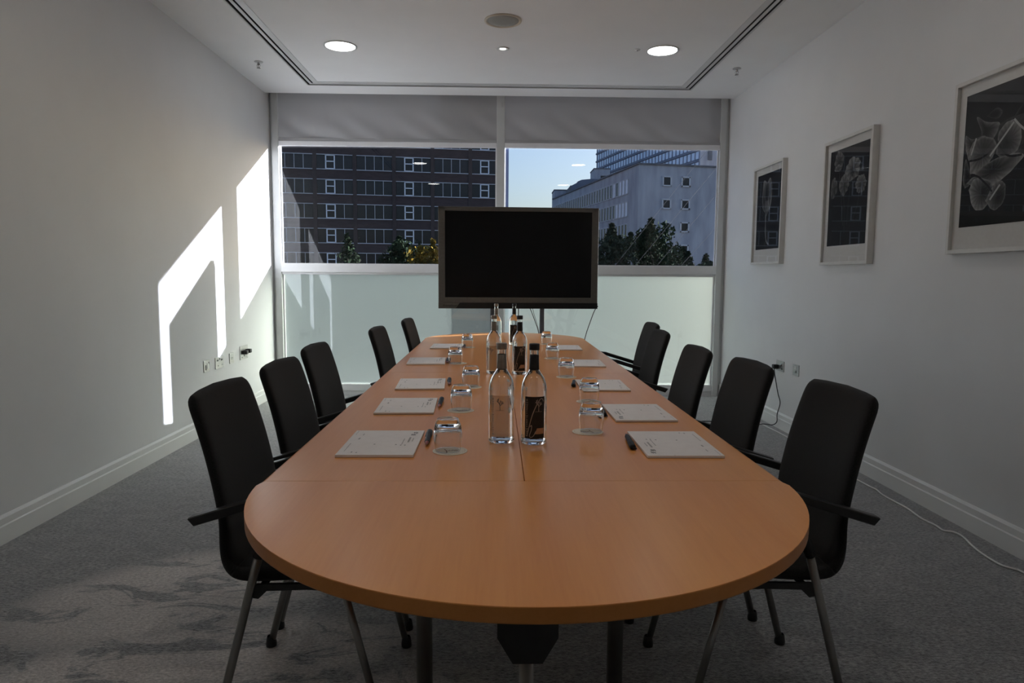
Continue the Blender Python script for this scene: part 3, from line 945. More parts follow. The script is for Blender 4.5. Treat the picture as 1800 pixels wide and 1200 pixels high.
# ------------------------------------------------------------------ coasters and upturned tumblers
def make_coaster():
    r = thing('paper_coaster', '', 'coaster')
    MB().lathe([(0.001, 0.0), (0.0495, 0.0), (0.050, 0.0006), (0.050, 0.0012), (0.0495, 0.0016), (0.001, 0.0016)], 48, smooth=False).build('disc', 'coaster', r)
    mb = MB()
    f = lambda u, v: Vector((u, v, 0.0019))
    ribbon([(-0.012, -0.022), (-0.010, 0.0), (-0.014, 0.02)], 0.003, f, mb)
    for q in range(7):
        u = -0.006 + q * 0.0045
        ribbon([(u, -0.006), (u + 0.0015, 0.004 + 0.003 * (q % 2))], 0.0022, f, mb)
    for q in range(24):
        a, b = 2 * PI * q / 24, 2 * PI * (q + 0.8) / 24
        ribbon([(0.043 * math.cos(a), 0.043 * math.sin(a)), (0.043 * math.cos(b), 0.043 * math.sin(b))], 0.0006, f, mb)
    mb.build('printed_mark', 'coaster_ink', r)['kind'] = 'stuff'
    return r
def make_tumbler():
    """thick-based whisky tumbler standing upside down"""
    h = 0.092
    out = [(0.0360, 0.0), (0.0375, 0.010), (0.0400, 0.030), (0.0408, 0.048), (0.0390, 0.066), (0.0352, 0.080), (0.0325, 0.087), (0.0300, h)]
    inn = [(0.0345, 0.0), (0.0358, 0.010), (0.0380, 0.030), (0.0386, 0.046), (0.0366, 0.058), (0.0320, 0.0655), (0.020, 0.0685), (0.0005, 0.0690)]
    sp = lambda l: [(p.x, p.y) for p in smooth_path([(a, b, 0) for a, b in l], 4)]
    o2, i2 = sp(out), sp(inn)
    prof = i2[::-1] + [(0.0352, -0.0006)] + o2 + [(0.0285, h), (0.0265, h - 0.002), (0.0005, h - 0.003)]
    r = thing('glass_tumbler', '', 'glass')
    MB().lathe(prof, 44).build('glass_body', 'tumbler', r)
    return r
coaster0, tumbler0 = make_coaster(), make_tumbler()
places = [(-0.130, 1.922, -0.136, 1.922, 'nearest', 'left'), (-0.130, 2.513, -0.128, 2.525, 'second', 'left'), (-0.113, 3.054, -0.112, 3.070, 'third', 'left'),
          (-0.216, 3.890, -0.232, 3.890, 'fourth', 'left'), (-0.194, 4.768, -0.200, 4.775, 'farthest', 'left'),
          (0.298, 2.165, 0.310, 2.172, 'nearest', 'right'), (0.374, 2.698, 0.376, 2.705, 'second', 'right'), (0.353, 3.373, 0.353, 3.385, 'third', 'right'),
          (0.346, 4.141, 0.346, 4.155, 'fourth', 'right'), (0.375, 5.026, 0.375, 5.035, 'farthest', 'right')]
for i, (x, y, gx, gy, w, sd) in enumerate(places):
    c = coaster0 if i == 0 else copy_tree(coaster0)
    c.location = (x, y, TZ)
    c.rotation_euler = (0, 0, (0.2 if sd == 'left' else 2.6) + 0.15 * i)
    tag(c, 'cream paper coaster under the %s tumbler on the %s' % (w, sd), 'coaster', 'coasters under the tumblers')
    g = tumbler0 if i == 0 else copy_tree(tumbler0)
    g.location = (gx, gy, TZ + 0.0028)
    tag(g, 'clear glass tumbler upside down, %s from the viewer on the %s' % (w, sd), 'glass', 'upturned glass tumblers')

# ------------------------------------------------------------------ water bottles
BR = 0.0392
def bottle_body(root):
    out = [(0.0365, 0.0), (BR, 0.006), (BR, 0.02), (BR, 0.09), (BR, 0.150), (0.0385, 0.166), (0.0365, 0.180), (0.0315, 0.195), (0.0245, 0.207), (0.0185, 0.216), (0.0150, 0.225), (0.0138, 0.245), (0.0134, 0.270), (0.0134, 0.290)]
    o2 = [(p.x, p.y) for p in smooth_path([(a, b, 0) for a, b in out], 3)]
    i2 = [(max(0.0005, r - 0.0028), max(z, 0.0075)) for r, z in o2]
    i2 = [(r if z > 0.0076 else min(r, 0.034), z) for r, z in i2]
    prof = [(0.0005, 0.004), (0.028, 0.002), (0.032, 0.0)] + o2 + i2[::-1] + [(0.0005, 0.0095)]
    MB().lathe(prof, 48).build('glass_body', 'bottle', root)
    w = [(r - 0.0004, z + 0.0006) for r, z in i2 if 0.0076 < z < 0.222]
    w = [(0.0005, 0.0102), (0.030, 0.0095)] + w + [(0.0005, w[-1][1])]
    MB().lathe(w, 40).build('water', 'water', root)
def on_label(u, v, off=0.0006):
    a = u / BR
    return Vector(((BR + off) * math.sin(a), -(BR + off) * math.cos(a), v))
def label_patch(root, m, u0, u1, v0, v1):
    n = 20
    vs = [on_label(u0 + (u1 - u0) * k / n, v) for v in (v0, v1) for k in range(n + 1)]
    fs = [(k, k + 1, n + 2 + k, n + 1 + k) for k in range(n)]
    return MB().add(vs, fs, 0, True).build('label', m, root)
TREE = [[(0.0, 0.0), (0.0, 0.012), (-0.0005, 0.018)], [(-0.0005, 0.017), (-0.006, 0.026), (-0.007, 0.034)], [(-0.0035, 0.0225), (-0.010, 0.028)], [(-0.006, 0.027), (-0.0035, 0.036)],
        [(0.0, 0.014), (0.006, 0.020), (0.009, 0.027)], [(0.005, 0.019), (0.004, 0.029)], [(0.0065, 0.021), (0.011, 0.0215)], [(-0.0005, 0.017), (0.001, 0.030)]]
def marks(root, lab, ink, tx, word_u, black):
    mb = MB()
    f = lambda u, v: on_label(u, v, 0.0011)
    for s in TREE:
        ribbon([(tx + u, 0.102 + v) for u, v in s], 0.0017, f, mb)
    ribbon([(tx - 0.011 + 0.002 * k, 0.1015) for k in range(12)], 0.0007, f, mb)
    rn = random.Random(11)
    v = 0.028
    while v < 0.140:                     # upright word: illegible capitals, then a looser flourish
        d = 0.0058
        k = rn.randrange(3)
        if k == 0: st = [[(0, 0), (0.005, 0)], [(0, d * .6), (0.005, d * .6)], [(0.0025, 0), (0.0025, d * .6)]]
        elif k == 1: st = [[(0, 0), (0.005, 0)], [(0, d * .65), (0, 0)], [(0.005, d * .6), (0.005, 0)]]
        else: st = [[(0, 0), (0.005, d * .4), (0, d * .7)]]
        for s in st:
            ribbon([(word_u + u, v + w) for u, w in s], 0.0013, f, mb)
        v += d + 0.0008
    mb.build('label_print', ink, lab)['kind'] = 'stuff'
    if black:
        hb = MB()
        pth = smooth_path([(-0.024, 0.026, 0), (-0.017, 0.055, 0), (-0.008, 0.090, 0), (0.004, 0.120, 0), (0.015, 0.138, 0), (0.023, 0.139, 0), (0.0265, 0.131, 0)], 5)
        ribbon([(p.x, p.y) for p in pth], 0.0024, f, hb)
        pth = smooth_path([(-0.0145, 0.056, 0), (-0.0095, 0.060, 0), (-0.0105, 0.046, 0), (-0.0155, 0.030, 0), (-0.012, 0.024, 0), (-0.004, 0.029, 0), (0.003, 0.043, 0)], 5)
        ribbon([(p.x, p.y) for p in pth], 0.0022, f, hb)
        hb.build('script_letter', 'copper_ink', lab)
        cp = MB()
        vs = [f(u, v) for v, a in ((0.034, -0.0005), (0.0515, 0.0065)) for u in [a + (0.0285 - a) * k / 6 for k in range(7)]]
        cp.add(vs, [(k, k + 1, 8 + k, 7 + k) for k in range(6)])
        cp.build('copper_patch', 'copper_patch', lab)
def make_bottle(black):
    r = thing('water_bottle', '', 'bottle')
    bottle_body(r)
    if black:
        lab = label_patch(r, 'label_black', -0.0310, 0.0310, 0.020, 0.146)
        marks(r, lab, 'copper_ink', 0.011, -0.027, True)
    else:
        lab = label_patch(r, 'film', -0.034, 0.030, 0.020, 0.146)
        marks(r, lab, 'ink', 0.002, -0.023, False)
    cm = 'cap_black' if black else 'cap_silver'
    MB().lathe([(0.0154, 0.2225), (0.0147, 0.240), (0.0141, 0.266), (0.0139, 0.2665)], 32).build('neck_foil', cm, r)
    cp = [(0.0134, 0.281), (0.0152, 0.281), (0.0156, 0.283), (0.0156, 0.297), (0.0148, 0.3), (0.0005, 0.3005)]
    MB().lathe(cp, 32).build('screw_cap', cm, r)
    return r
bot_s, bot_b = make_bottle(False), make_bottle(True)
bots = [(0.018, 2.041, 0, -10, 'clear water bottle with silver cap, nearest the viewer'), (-0.010, 3.500, 0, -20, 'clear water bottle with silver cap, middle one of the row'), (0.002, 4.960, 0, -20, 'clear water bottle with silver cap, farthest one'),
        (0.115, 2.025, 1, 2, 'water bottle with black label and cap, nearest the viewer'), (0.122, 3.477, 1, -4, 'water bottle with black label and cap, middle one of the row'), (0.133, 5.000, 1, -4, 'water bottle with black label and cap, farthest one')]
for i, (x, y, blk, a, lab) in enumerate(bots):
    src = bot_b if blk else bot_s
    b = src if i in (0, 3) else copy_tree(src)
    b.location = (x, y, TZ + 0.0004)
    b.rotation_euler = (0, 0, math.radians(a))
    tag(b, lab, 'bottle', 'water bottles along the table middle')

# ------------------------------------------------------------------ wall sockets
def socket(x, s, y0, y1, z0, z1, label, bits, plugs=()):
    """s = +1 plate faces +X"""
    o = thing('wall_socket', label, 'socket', (x, (y0 + y1) / 2, (z0 + z1) / 2))
    hw, hh = (y1 - y0) / 2, (z1 - z0) / 2
    MB().box((0, -hw, -hh), (s * 0.007, hw, hh), bev=0.002).build('plate', 'steel_plate', o)
    for by, bz, w, h, m in bits:
        MB().box((s * 0.006, by - w, bz - h), (s * 0.0095, by + w, bz + h), bev=0.0008).build('insert', m, o)
    for by, bz in plugs:
        MB().box((s * 0.007, by - 0.022, bz - 0.020), (s * 0.052, by + 0.022, bz + 0.016), bev=0.006).build('plug', 'black_plastic', o)
    return o
bp_, st_ = 'black_plastic', 'chrome'
socket(XL, 1, 5.290, 5.390, 0.474, 0.566, 'steel socket plate with a round knob, farthest from the window', [(0.02, 0.0, 0.018, 0.022, st_), (-0.02, -0.01, 0.008, 0.02, bp_), (0.035, 0.02, 0.005, 0.01, bp_)])
socket(XL, 1, 5.508, 5.668, 0.470, 0.564, 'double steel socket plate, second from the left on the sunlit wall', [(-0.04, 0.022, 0.014, 0.007, bp_), (0.04, 0.02, 0.014, 0.007, bp_), (-0.03, -0.022, 0.010, 0.006, st_), (0.05, -0.02, 0.010, 0.006, st_), (0.0, 0.03, 0.006, 0.008, bp_)])
socket(XL, 1, 5.804, 5.890, 0.478, 0.566, 'narrow single steel plate between two wider sockets', [(0.0, 0.0, 0.013, 0.010, st_), (0.005, 0.004, 0.006, 0.005, bp_)])
socket(XL, 1, 6.042, 6.226, 0.480, 0.602, 'wide steel socket plate with two black plugs near the window', [(0.0, -0.025, 0.01, 0.012, bp_), (-0.05, -0.04, 0.012, 0.006, st_), (0.05, -0.04, 0.012, 0.006, st_)], [(-0.035, 0.005), (0.050, 0.010)])
socket(XR, -1, 5.462, 5.612, 0.470, 0.556, 'double steel socket with a plug and black lead on the picture wall', [(-0.03, 0.015, 0.014, 0.012, st_), (0.03, -0.02, 0.006, 0.008, bp_), (-0.045, -0.02, 0.006, 0.008, bp_)], [(0.035, -0.008)])
socket(XR, -1, 5.186, 5.292, 0.474, 0.562, 'single steel socket plate on the picture wall', [(0.0, 0.018, 0.016, 0.012, 'mount'), (-0.01, -0.012, 0.006, 0.010, bp_), (0.02, -0.018, 0.005, 0.006, st_)])
cable('plug_lead', [(2.315, 5.575, 0.492), (2.312, 5.56, 0.45), (2.325, 5.51, 0.295), (2.325, 5.456, 0.219), (2.322, 5.495, 0.119), (2.315, 5.48, 0.057), (2.30, 5.53, 0.020), (2.25, 5.57, 0.018), (2.18, 5.63, 0.006), (1.95, 5.72, 0.006), (1.5, 5.75, 0.006)], 0.004, 'cable_black', 'black lead falling from the socket on the picture wall')
cable('extension_cord', [(2.05, 6.3, 0.006), (2.22, 5.9, 0.006), (2.254, 5.505, 0.006), (2.263, 5.319, 0.006), (2.267, 5.075, 0.006), (2.25, 4.6, 0.006), (2.22, 4.25, 0.006), (2.224, 3.927, 0.006), (2.232, 3.851, 0.006), (2.213, 3.747, 0.006), (2.216, 3.619, 0.006), (2.218, 3.517, 0.006),
                         (2.200, 3.370, 0.006), (2.209, 3.273, 0.006), (2.203, 3.203, 0.006), (2.239, 3.181, 0.006), (2.244, 3.122, 0.006), (2.207, 2.991, 0.006), (2.190, 2.895, 0.006), (2.190, 2.798, 0.006), (2.220, 2.752, 0.006), (2.228, 2.718, 0.006), (2.24, 2.4, 0.006), (2.22, 1.8, 0.006)], 0.0045, 'cable_white', 'white cord lying on the carpet along the picture wall', 6)

# ------------------------------------------------------------------ framed flower prints
def petal_fan(mb, tones, c, rx, ry, rot, inner, outer, lobes=5, seed=0, n=40, depth=0):
    """ragged petal disc: rim bright, throat dark"""
    rn = random.Random(seed)
    ph = [rn.uniform(0, 6.28) for _ in range(4)]
    rings = 6
    base = len(mb.v)
    vs, fs, tn = [], [], []
    cr, sr = math.cos(rot), math.sin(rot)
    for k in range(rings + 1):
        q = k / rings
        for j in range(n):
            t = 2 * PI * j / n
            rr = q * (1 + 0.07 * math.sin(lobes * t + ph[0]) * q + 0.05 * math.sin((2 * lobes + 1) * t + ph[1]) * q + 0.03 * math.sin(13 * t + ph[2]) * q)
            a, b = rx * rr * math.cos(t), ry * rr * math.sin(t)
            vs.append((c[0] + a * cr - b * sr, c[1] + a * sr + b * cr, depth))
            g = inner + (outer - inner) * q ** 1.4
            g *= 0.72 + 0.28 * math.sin(lobes * 2 * t + ph[3]) * (0.5 + 0.5 * q) + 0.16 * math.cos(t - 2.2)
            tn.append(max(0.01, g))
    for k in range(rings):
        for j in range(n):
            j2 = (j + 1) % n
            fs.append((k * n + j, k * n + j2, (k + 1) * n + j2, (k + 1) * n + j))
    mb.add(vs, fs); tones.extend(tn)
def poly_petal(mb, tones, pts, t0, t1, depth):
    """single petal: dark heart, pale veined rim"""
    n = len(pts)
    cx, cy = sum(p[0] for p in pts) / n, sum(p[1] for p in pts) / n
    sp = [(p.x, p.y) for p in smooth_path([(x, y, 0) for x, y in pts + [pts[0]]], 9)][:-1]
    m = len(sp)
    rn = random.Random(int(abs(cx * 7919 + cy * 104729) * 1000))
    ph, ph2, dirn = rn.uniform(0, 6.28), rn.uniform(0, 6.28), rn.uniform(0, 6.28)
    rings = 7
    vs = []
    for q in range(1, rings + 1):
        w = q / rings
        for k, (x, y) in enumerate(sp):
            j = 1 + 0.02 * math.sin(9 * 2 * PI * k / m + ph) * w
            vs.append((cx + (x - cx) * w * j, cy + (y - cy) * w * j, depth))
            a = math.atan2(y - cy, x - cx)
            vein = 0.82 + 0.18 * math.sin(17 * a + ph2)
            lit = 0.62 + 0.38 * math.cos(a - dirn)
            tones.append(max(0.008, (t0 * 0.45 + (t1 - t0 * 0.45) * w ** 2.2) * vein * (lit if w < 0.95 else 0.5 + 0.5 * lit)))
    fs = [tuple(range(m))]
    for q in range(rings - 1):
        for k in range(m):
            k2 = (k + 1) % m
            fs.append((q * m + k, q * m + k2, (q + 1) * m + k2, (q + 1) * m + k))
    mb.add(vs, fs)
def stroke(mb, tones, pts, w, tone, depth):
    b = len(mb.v)
    ribbon([(p.x, p.y) for p in smooth_path([(x, y, 0) for x, y in pts], 6)], w, lambda u, v: Vector((u, v, depth)), mb)
    tones.extend([tone] * (len(mb.v) - b))
def picture(y, z0, z1, label, draw):
    w2 = 0.315
    zc = (z0 + z1) / 2; h2 = (z1 - z0) / 2
    # local x runs along the wall towards the viewer (image right), local y up, local z out of the wall
    o = thing('framed_picture', label, 'picture', (XR, y, zc), 0, 'framed flower prints on the right wall')
    o.rotation_euler = Matrix(((0, 0, -1), (-1, 0, 0), (0, 1, 0))).to_euler()
    fw, D = 0.020, 0.042
    for nm, a, b in (('frame_side', (-w2, -h2, 0.0), (-w2 + fw, h2, D)), ('frame_side', (w2 - fw, -h2, 0), (w2, h2, D)),
                     ('frame_rail', (-w2 + fw, h2 - fw, 0), (w2 - fw, h2, D)), ('frame_rail', (-w2 + fw, -h2, 0), (w2 - fw, -h2 + fw, D))):
        MB().box(a, b, bev=0.0015).build(nm, 'frame_wood', o)
    px, pt, pb = 0.250, h2 - 0.072, -h2 + 0.130
    MB().box((-w2 + fw, -h2 + fw, 0.002), (w2 - fw, h2 - fw, 0.022)).build('mount_board', 'mount', o)
    pr = MB().box((-px, pb, 0.020), (px, pt, 0.0226)).build('print', 'print_black', o)
    MB().box((-w2 + fw, -h2 + fw, 0.030), (w2 - fw, h2 - fw, 0.0325)).build('glazing', 'glass_picture', o)
    mb, tn = MB(), []
    draw(mb, tn, px, pb, pt)
    me = bpy.data.meshes.new('flower_image')
    me.from_pydata([(a, b, c) for a, b, c in mb.v], [], mb.f)
    at = me.color_attributes.new('tone', 'FLOAT_COLOR', 'POINT')
    for i, t in enumerate(tn):
        at.data[i].color = (t * 1.15, t * 1.135, t * 1.09, 1)
    me.materials.append(M['print_grey'])
    link('flower_image', me, pr)['kind'] = 'stuff'
Z0 = 0.0232
def draw_tulip(mb, tn, px, pb, pt):
    H = pt - pb
    f = lambda u, v: (-px + 2 * px * u, pb + H * v)
    P_ = lambda l: [f(u, v) for u, v in l]
    stroke(mb, tn, P_([(0.40, 0.50), (0.41, 0.36), (0.42, 0.22), (0.48, 0.10), (0.58, 0.06)]), 0.016, 0.20, Z0)
    stroke(mb, tn, P_([(0.41, 0.36), (0.47, 0.20), (0.40, 0.04)]), 0.008, 0.07, Z0)
    poly_petal(mb, tn, P_([(0.44, 0.44), (0.26, 0.56), (0.23, 0.74), (0.28, 0.92), (0.42, 0.88), (0.56, 0.93), (0.63, 0.76), (0.60, 0.56)]), 0.10, 0.24, Z0 + 0.0002)
    poly_petal(mb, tn, P_([(0.45, 0.46), (0.36, 0.58), (0.34, 0.76), (0.42, 0.88), (0.52, 0.78), (0.53, 0.58)]), 0.08, 0.15, Z0 + 0.0004)
    poly_petal(mb, tn, P_([(0.52, 0.50), (0.50, 0.70), (0.56, 0.92), (0.64, 0.80), (0.62, 0.60)]), 0.14, 0.30, Z0 + 0.0006)
    poly_petal(mb, tn, P_([(0.36, 0.50), (0.26, 0.64), (0.27, 0.86), (0.33, 0.80), (0.36, 0.64)]), 0.12, 0.24, Z0 + 0.0007)
    for u in (0.40, 0.45, 0.49):
        stroke(mb, tn, P_([(u, 0.50), (u + 0.01, 0.58), (u + 0.02 * (u - 0.45), 0.64)]), 0.006, 0.26, Z0 + 0.0009)
def draw_poppies(mb, tn, px, pb, pt):
    H = pt - pb
    f = lambda u, v: (-px + 2 * px * u, pb + H * v)
    P_ = lambda l: [f(u, v) for u, v in l]
    for l in ([(0.60, 0.72), (0.55, 0.50), (0.52, 0.20)], [(0.80, 0.52), (0.76, 0.38), (0.66, 0.24)], [(0.40, 0.52), (0.44, 0.35), (0.46, 0.12)], [(0.24, 0.80), (0.34, 0.50), (0.42, 0.2)]):
        stroke(mb, tn, P_(l), 0.006, 0.035, Z0)
    petal_fan(mb, tn, f(0.24, 0.88), 0.060, 0.066, 0.15, 0.06, 0.17, 4, 1, depth=Z0 + 0.0003)
    petal_fan(mb, tn, f(0.22, 0.81), 0.046, 0.022, 0.1, 0.08, 0.22, 3, 5, depth=Z0 + 0.0005)
    petal_fan(mb, tn, f(0.61, 0.76), 0.092, 0.074, 0.2, 0.07, 0.23, 5, 2, depth=Z0 + 0.0004)
    petal_fan(mb, tn, f(0.60, 0.74), 0.030, 0.036, 0.1, 0.03, 0.10, 3, 6, depth=Z0 + 0.0006)
    petal_fan(mb, tn, f(0.13, 0.61), 0.044, 0.072, -0.1, 0.07, 0.14, 3, 3, depth=Z0 + 0.0003)
    petal_fan(mb, tn, f(0.40, 0.62), 0.062, 0.068, -0.1, 0.06, 0.18, 4, 4, depth=Z0 + 0.0005)
    petal_fan(mb, tn, f(0.83, 0.59), 0.064, 0.058, 0.0, 0.05, 0.19, 6, 8, depth=Z0 + 0.0004)
def draw_rose(mb, tn, px, pb, pt):
    H = pt - pb
    f = lambda u, v: (-px + 2 * px * u, pb + H * v)
    P_ = lambda l: [f(u, v) for u, v in l]
    stroke(mb, tn, P_([(0.52, 0.30), (0.48, 0.20), (0.45, 0.12)]), 0.010, 0.06, Z0)
    for l, a, b in (([(0.52, 0.62), (0.70, 0.78), (0.86, 0.86), (0.76, 0.68)], 0.012, 0.05), ([(0.30, 0.80), (0.42, 0.84), (0.50, 0.80), (0.44, 0.76)], 0.012, 0.09),
                    ([(0.70, 0.50), (0.92, 0.66), (0.94, 0.58), (0.80, 0.44)], 0.012, 0.07)):
        poly_petal(mb, tn, P_(l), a, b, Z0 + 0.0001)
    L = [([(0.24, 0.70), (0.16, 0.82), (0.30, 0.76), (0.48, 0.72), (0.40, 0.62), (0.26, 0.60)], 0.03, 0.22),
         ([(0.44, 0.64), (0.50, 0.72), (0.72, 0.74), (0.86, 0.70), (0.80, 0.56), (0.62, 0.50)], 0.10, 0.05),
         ([(0.03, 0.60), (0.02, 0.70), (0.12, 0.66), (0.30, 0.66), (0.20, 0.56), (0.10, 0.50)], 0.05, 0.26),
         ([(0.12, 0.40), (0.10, 0.60), (0.26, 0.66), (0.44, 0.60), (0.42, 0.50), (0.28, 0.40)], 0.20, 0.32),
         ([(0.46, 0.50), (0.48, 0.66), (0.62, 0.72), (0.74, 0.66), (0.74, 0.52), (0.60, 0.46)], 0.12, 0.26),
         ([(0.02, 0.36), (0.04, 0.52), (0.10, 0.44), (0.14, 0.34), (0.06, 0.30)], 0.04, 0.20),
         ([(0.08, 0.33), (0.30, 0.44), (0.56, 0.48), (0.80, 0.46), (0.66, 0.36), (0.44, 0.28), (0.22, 0.30)], 0.13, 0.34),
         ([(0.12, 0.28), (0.20, 0.36), (0.40, 0.32), (0.46, 0.22), (0.34, 0.12), (0.20, 0.14)], 0.18, 0.34),
         ([(0.36, 0.18), (0.48, 0.30), (0.60, 0.28), (0.60, 0.16), (0.48, 0.10)], 0.12, 0.24)]
    for k, (l, a, b) in enumerate(L):
        poly_petal(mb, tn, P_(l), a, b, Z0 + 0.0003 + k * 0.0002)
    for l in ([(0.06, 0.34), (0.20, 0.38), (0.36, 0.30), (0.44, 0.24)], [(0.10, 0.50), (0.26, 0.50), (0.40, 0.54)], [(0.44, 0.62), (0.60, 0.48), (0.78, 0.46)]):
        stroke(mb, tn, P_(l), 0.010, 0.015, Z0 + 0.0024)
    for l in ([(0.38, 0.50), (0.52, 0.60), (0.66, 0.70)], [(0.42, 0.18), (0.54, 0.28)], [(0.66, 0.72), (0.74, 0.66), (0.84, 0.60)], [(0.12, 0.54), (0.18, 0.66)]):
        stroke(mb, tn, P_(l), 0.010, 0.38, Z0 + 0.0026)
picture(5.880, 1.352, 2.200, 'white framed print of one pale tulip on black, nearest the window', draw_tulip)
picture(4.550, 1.327, 2.175, 'white framed print of five pale poppies on black, middle one', draw_poppies)
picture(3.175, 1.362, 2.205, 'white framed print of a rose on black, cut by the photo edge', draw_rose)

# ------------------------------------------------------------------ ceiling fittings
def downlight(x, y, label):
    o = thing('downlight', label, 'ceiling light', (x, y, ZC), 0, 'round recessed downlights')
    MB().lathe([(0.128, -0.001), (0.127, -0.006), (0.116, -0.007), (0.112, -0.004), (0.110, 0.012)], 56).build('trim_ring', 'frame', o)
    MB().lathe([(0.0005, -0.0035), (0.111, -0.0035), (0.111, -0.0005), (0.0005, -0.0005)], 56, smooth=False).build('diffuser', 'light_on', o)
downlight(-1.212, 5.500, 'round lit downlight on the left of the ceiling')
downlight(1.291, 5.495, 'round lit downlight on the right of the ceiling')
for k, (x, y) in enumerate(((-1.212, 3.1), (1.291, 3.1), (-1.212, 0.7), (1.291, 0.7))):  # out of view, added as fill light; grid assumed from the visible pair
    downlight(x, y, 'unseen fill downlight overhead, %s %s' % (('above the middle of the table', 'above the near end')[k // 2], ('left', 'right')[k % 2]))
def spot_lamp(x, y, label):
    o = thing('spot_lamp', label, 'ceiling light', (x, y, ZC), 0, 'tiny spotlights down the middle of the ceiling')
    MB().lathe([(0.050, -0.001), (0.049, -0.005), (0.030, -0.006), (0.026, 0.006)], 36).build('trim_ring', 'frame', o)
    MB().lathe([(0.0005, -0.003), (0.022, -0.002), (0.027, 0.004), (0.0005, 0.006)], 28).build('lens', 'spot_on', o)
    d = bpy.data.lights.new('spot_beam', 'SPOT')
    d.energy = SPOT_WATTS
    d.spot_size = math.radians(75)
    d.spot_blend = 0.9
    d.shadow_soft_size = 0.025
    d.color = (1.0, 0.93, 0.85)
    l = bpy.data.objects.new('spot_beam', d)
    COL.objects.link(l)
    l.parent = o
    l.location = (0, 0, -0.012)
spot_lamp(0.044, 5.508, 'tiny lit spotlight in the middle of the ceiling')
spot_lamp(0.044, 3.10, 'tiny lit spotlight overhead above the middle of the table')
spot_lamp(0.044, 0.90, 'tiny lit spotlight overhead above the near table end')
o = thing('ceiling_speaker', 'round ceiling speaker with grey grille', 'speaker', (0.039, 4.920, ZC))
MB().lathe([(0.130, -0.001), (0.129, -0.007), (0.116, -0.008), (0.110, -0.003)], 56).build('trim_ring', 'rust_trim', o)
MB().lathe([(0.0005, -0.006), (0.07, -0.0055), (0.111, -0.003), (0.111, 0.004), (0.0005, 0.004)], 56).build('grille', 'grille', o)
o = thing('smoke_sensor', 'small flat sensor stub beside the right downlight', 'sensor', (1.092, 5.481, ZC))
MB().lathe([(0.022, -0.001), (0.021, -0.006), (0.0005, -0.007)], 24).build('cover', 'frame', o)
MB().lathe([(0.006, -0.006), (0.005, -0.012), (0.0005, -0.0125)], 14).build('probe', 'chrome', o)
for x, y, lab in ((-1.985, 5.925, 'small metal fire sprinkler head near the left wall'), (2.030, 5.930, 'small metal fire sprinkler head near the right wall')):
    o = thing('sprinkler', lab, 'sprinkler', (x, y, ZC), 0, 'fire sprinklers')
    MB().lathe([(0.036, -0.001), (0.034, -0.005), (0.012, -0.007)], 28).build('rosette', 'frame', o)
    MB().lathe([(0.010, -0.004), (0.010, -0.022), (0.006, -0.026)], 16).build('body', 'chrome', o)
    mb = MB()
    for s in (-1, 1):
        mb.tube([(s * 0.009, 0, -0.020), (s * 0.014, 0, -0.034), (s * 0.004, 0, -0.050)], 0.0022, 6)
    mb.tube([(0, 0, -0.024), (0, 0, -0.048)], 0.003, 8)
    mb.build('bulb_arms', 'chrome', o)
    MB().lathe([(0.0005, -0.050), (0.015, -0.050), (0.016, -0.0525), (0.0005, -0.053)], 20).build('deflector', 'chrome', o)

# ------------------------------------------------------------------ the street outside
GZ = -11.0
struct(MB().box((-260, 7.5, GZ - 1), (260, 420, GZ)).build('ground', 'asphalt'), 'street far below the window', 'ground')

# thin stay cables crossing in front of the right pane
for (x0, z0, x1, z1, lab) in ((1.44, 1.39, 2.48, 2.72, 'leftmost thin stay cable slanting across the right window'), (1.68, 1.39, 2.59, 2.51, 'second thin stay cable slanting across the right window'),
                              (1.95, 1.40, 2.52, 2.10, 'third thin stay cable slanting across the right window'), (2.43, 1.61, 2.60, 1.80, 'rightmost thin stay cable slanting across the right window')):
    dx, dz = (x1 - x0), (z1 - z0)
    n = math.hypot(dx, dz); dx /= n; dz /= n
    a = (z0 - GZ) / dz          # anchored in the ground below
    tag(MB().tube([(x0 - dx * a, 8.2, z0 - dz * a), (x1 + dx * 1.2, 8.2, z1 + dz * 1.2)], 0.0016, 8).build('stay_cable', 'cable_steel'), lab, 'cable', 'stay cables outside')

class Plane2:
    """vertical facade: s along it, z up, d out towards us"""
    def __init__(self, A, ang, flip=1):
        self.A = Vector((A[0], A[1], 0)); self.e = Vector((math.cos(ang), math.sin(ang), 0))
        self.n = Vector((self.e.y, -self.e.x, 0)) * flip
    def mtx(self):
        return Matrix(((self.e.x, self.n.x, 0, self.A.x), (self.e.y, self.n.y, 0, self.A.y), (0, 0, 1, 0), (0, 0, 0, 1)))

# brown brick office block
F = Plane2((-22.38, 94.0), math.radians(9))
bb = thing('office_block', 'dark brown brick office block with ribbon windows', 'building')
bb.matrix_world = F.mtx()
rows = [(2.30, 4.24), (5.57, 7.51), (8.85, 10.78), (12.10, 14.05), (15.37, 17.28), (18.64, 20.55)]
bays = [-12.47 + 5.235 * k for k in range(-8, 7)]
E0, E1 = -54.6, 24.2
wall = MB()
wall.box((E0, -14, GZ), (E1, -0.35, 26.0))
z = GZ
for z0, z1 in rows + [(26.0, 26.0)]:
    wall.box((E0, -0.36, z), (E1, 0.0, z0)); z = z1
wall.build('wall', 'brick', bb)
for s in [E0 + 0.26] + bays + [E1 - 0.26]:
    MB().box((s - 0.26, -0.35, GZ), (s + 0.26, 0.06, 26.0)).build('pier', 'brick_pier', bb)
MB().box((E0, -14, 26.0), (E1, 0.1, 26.4)).build('parapet', 'brick_pier', bb)
pw = (5.235 - 0.52) / 4
wm = {}
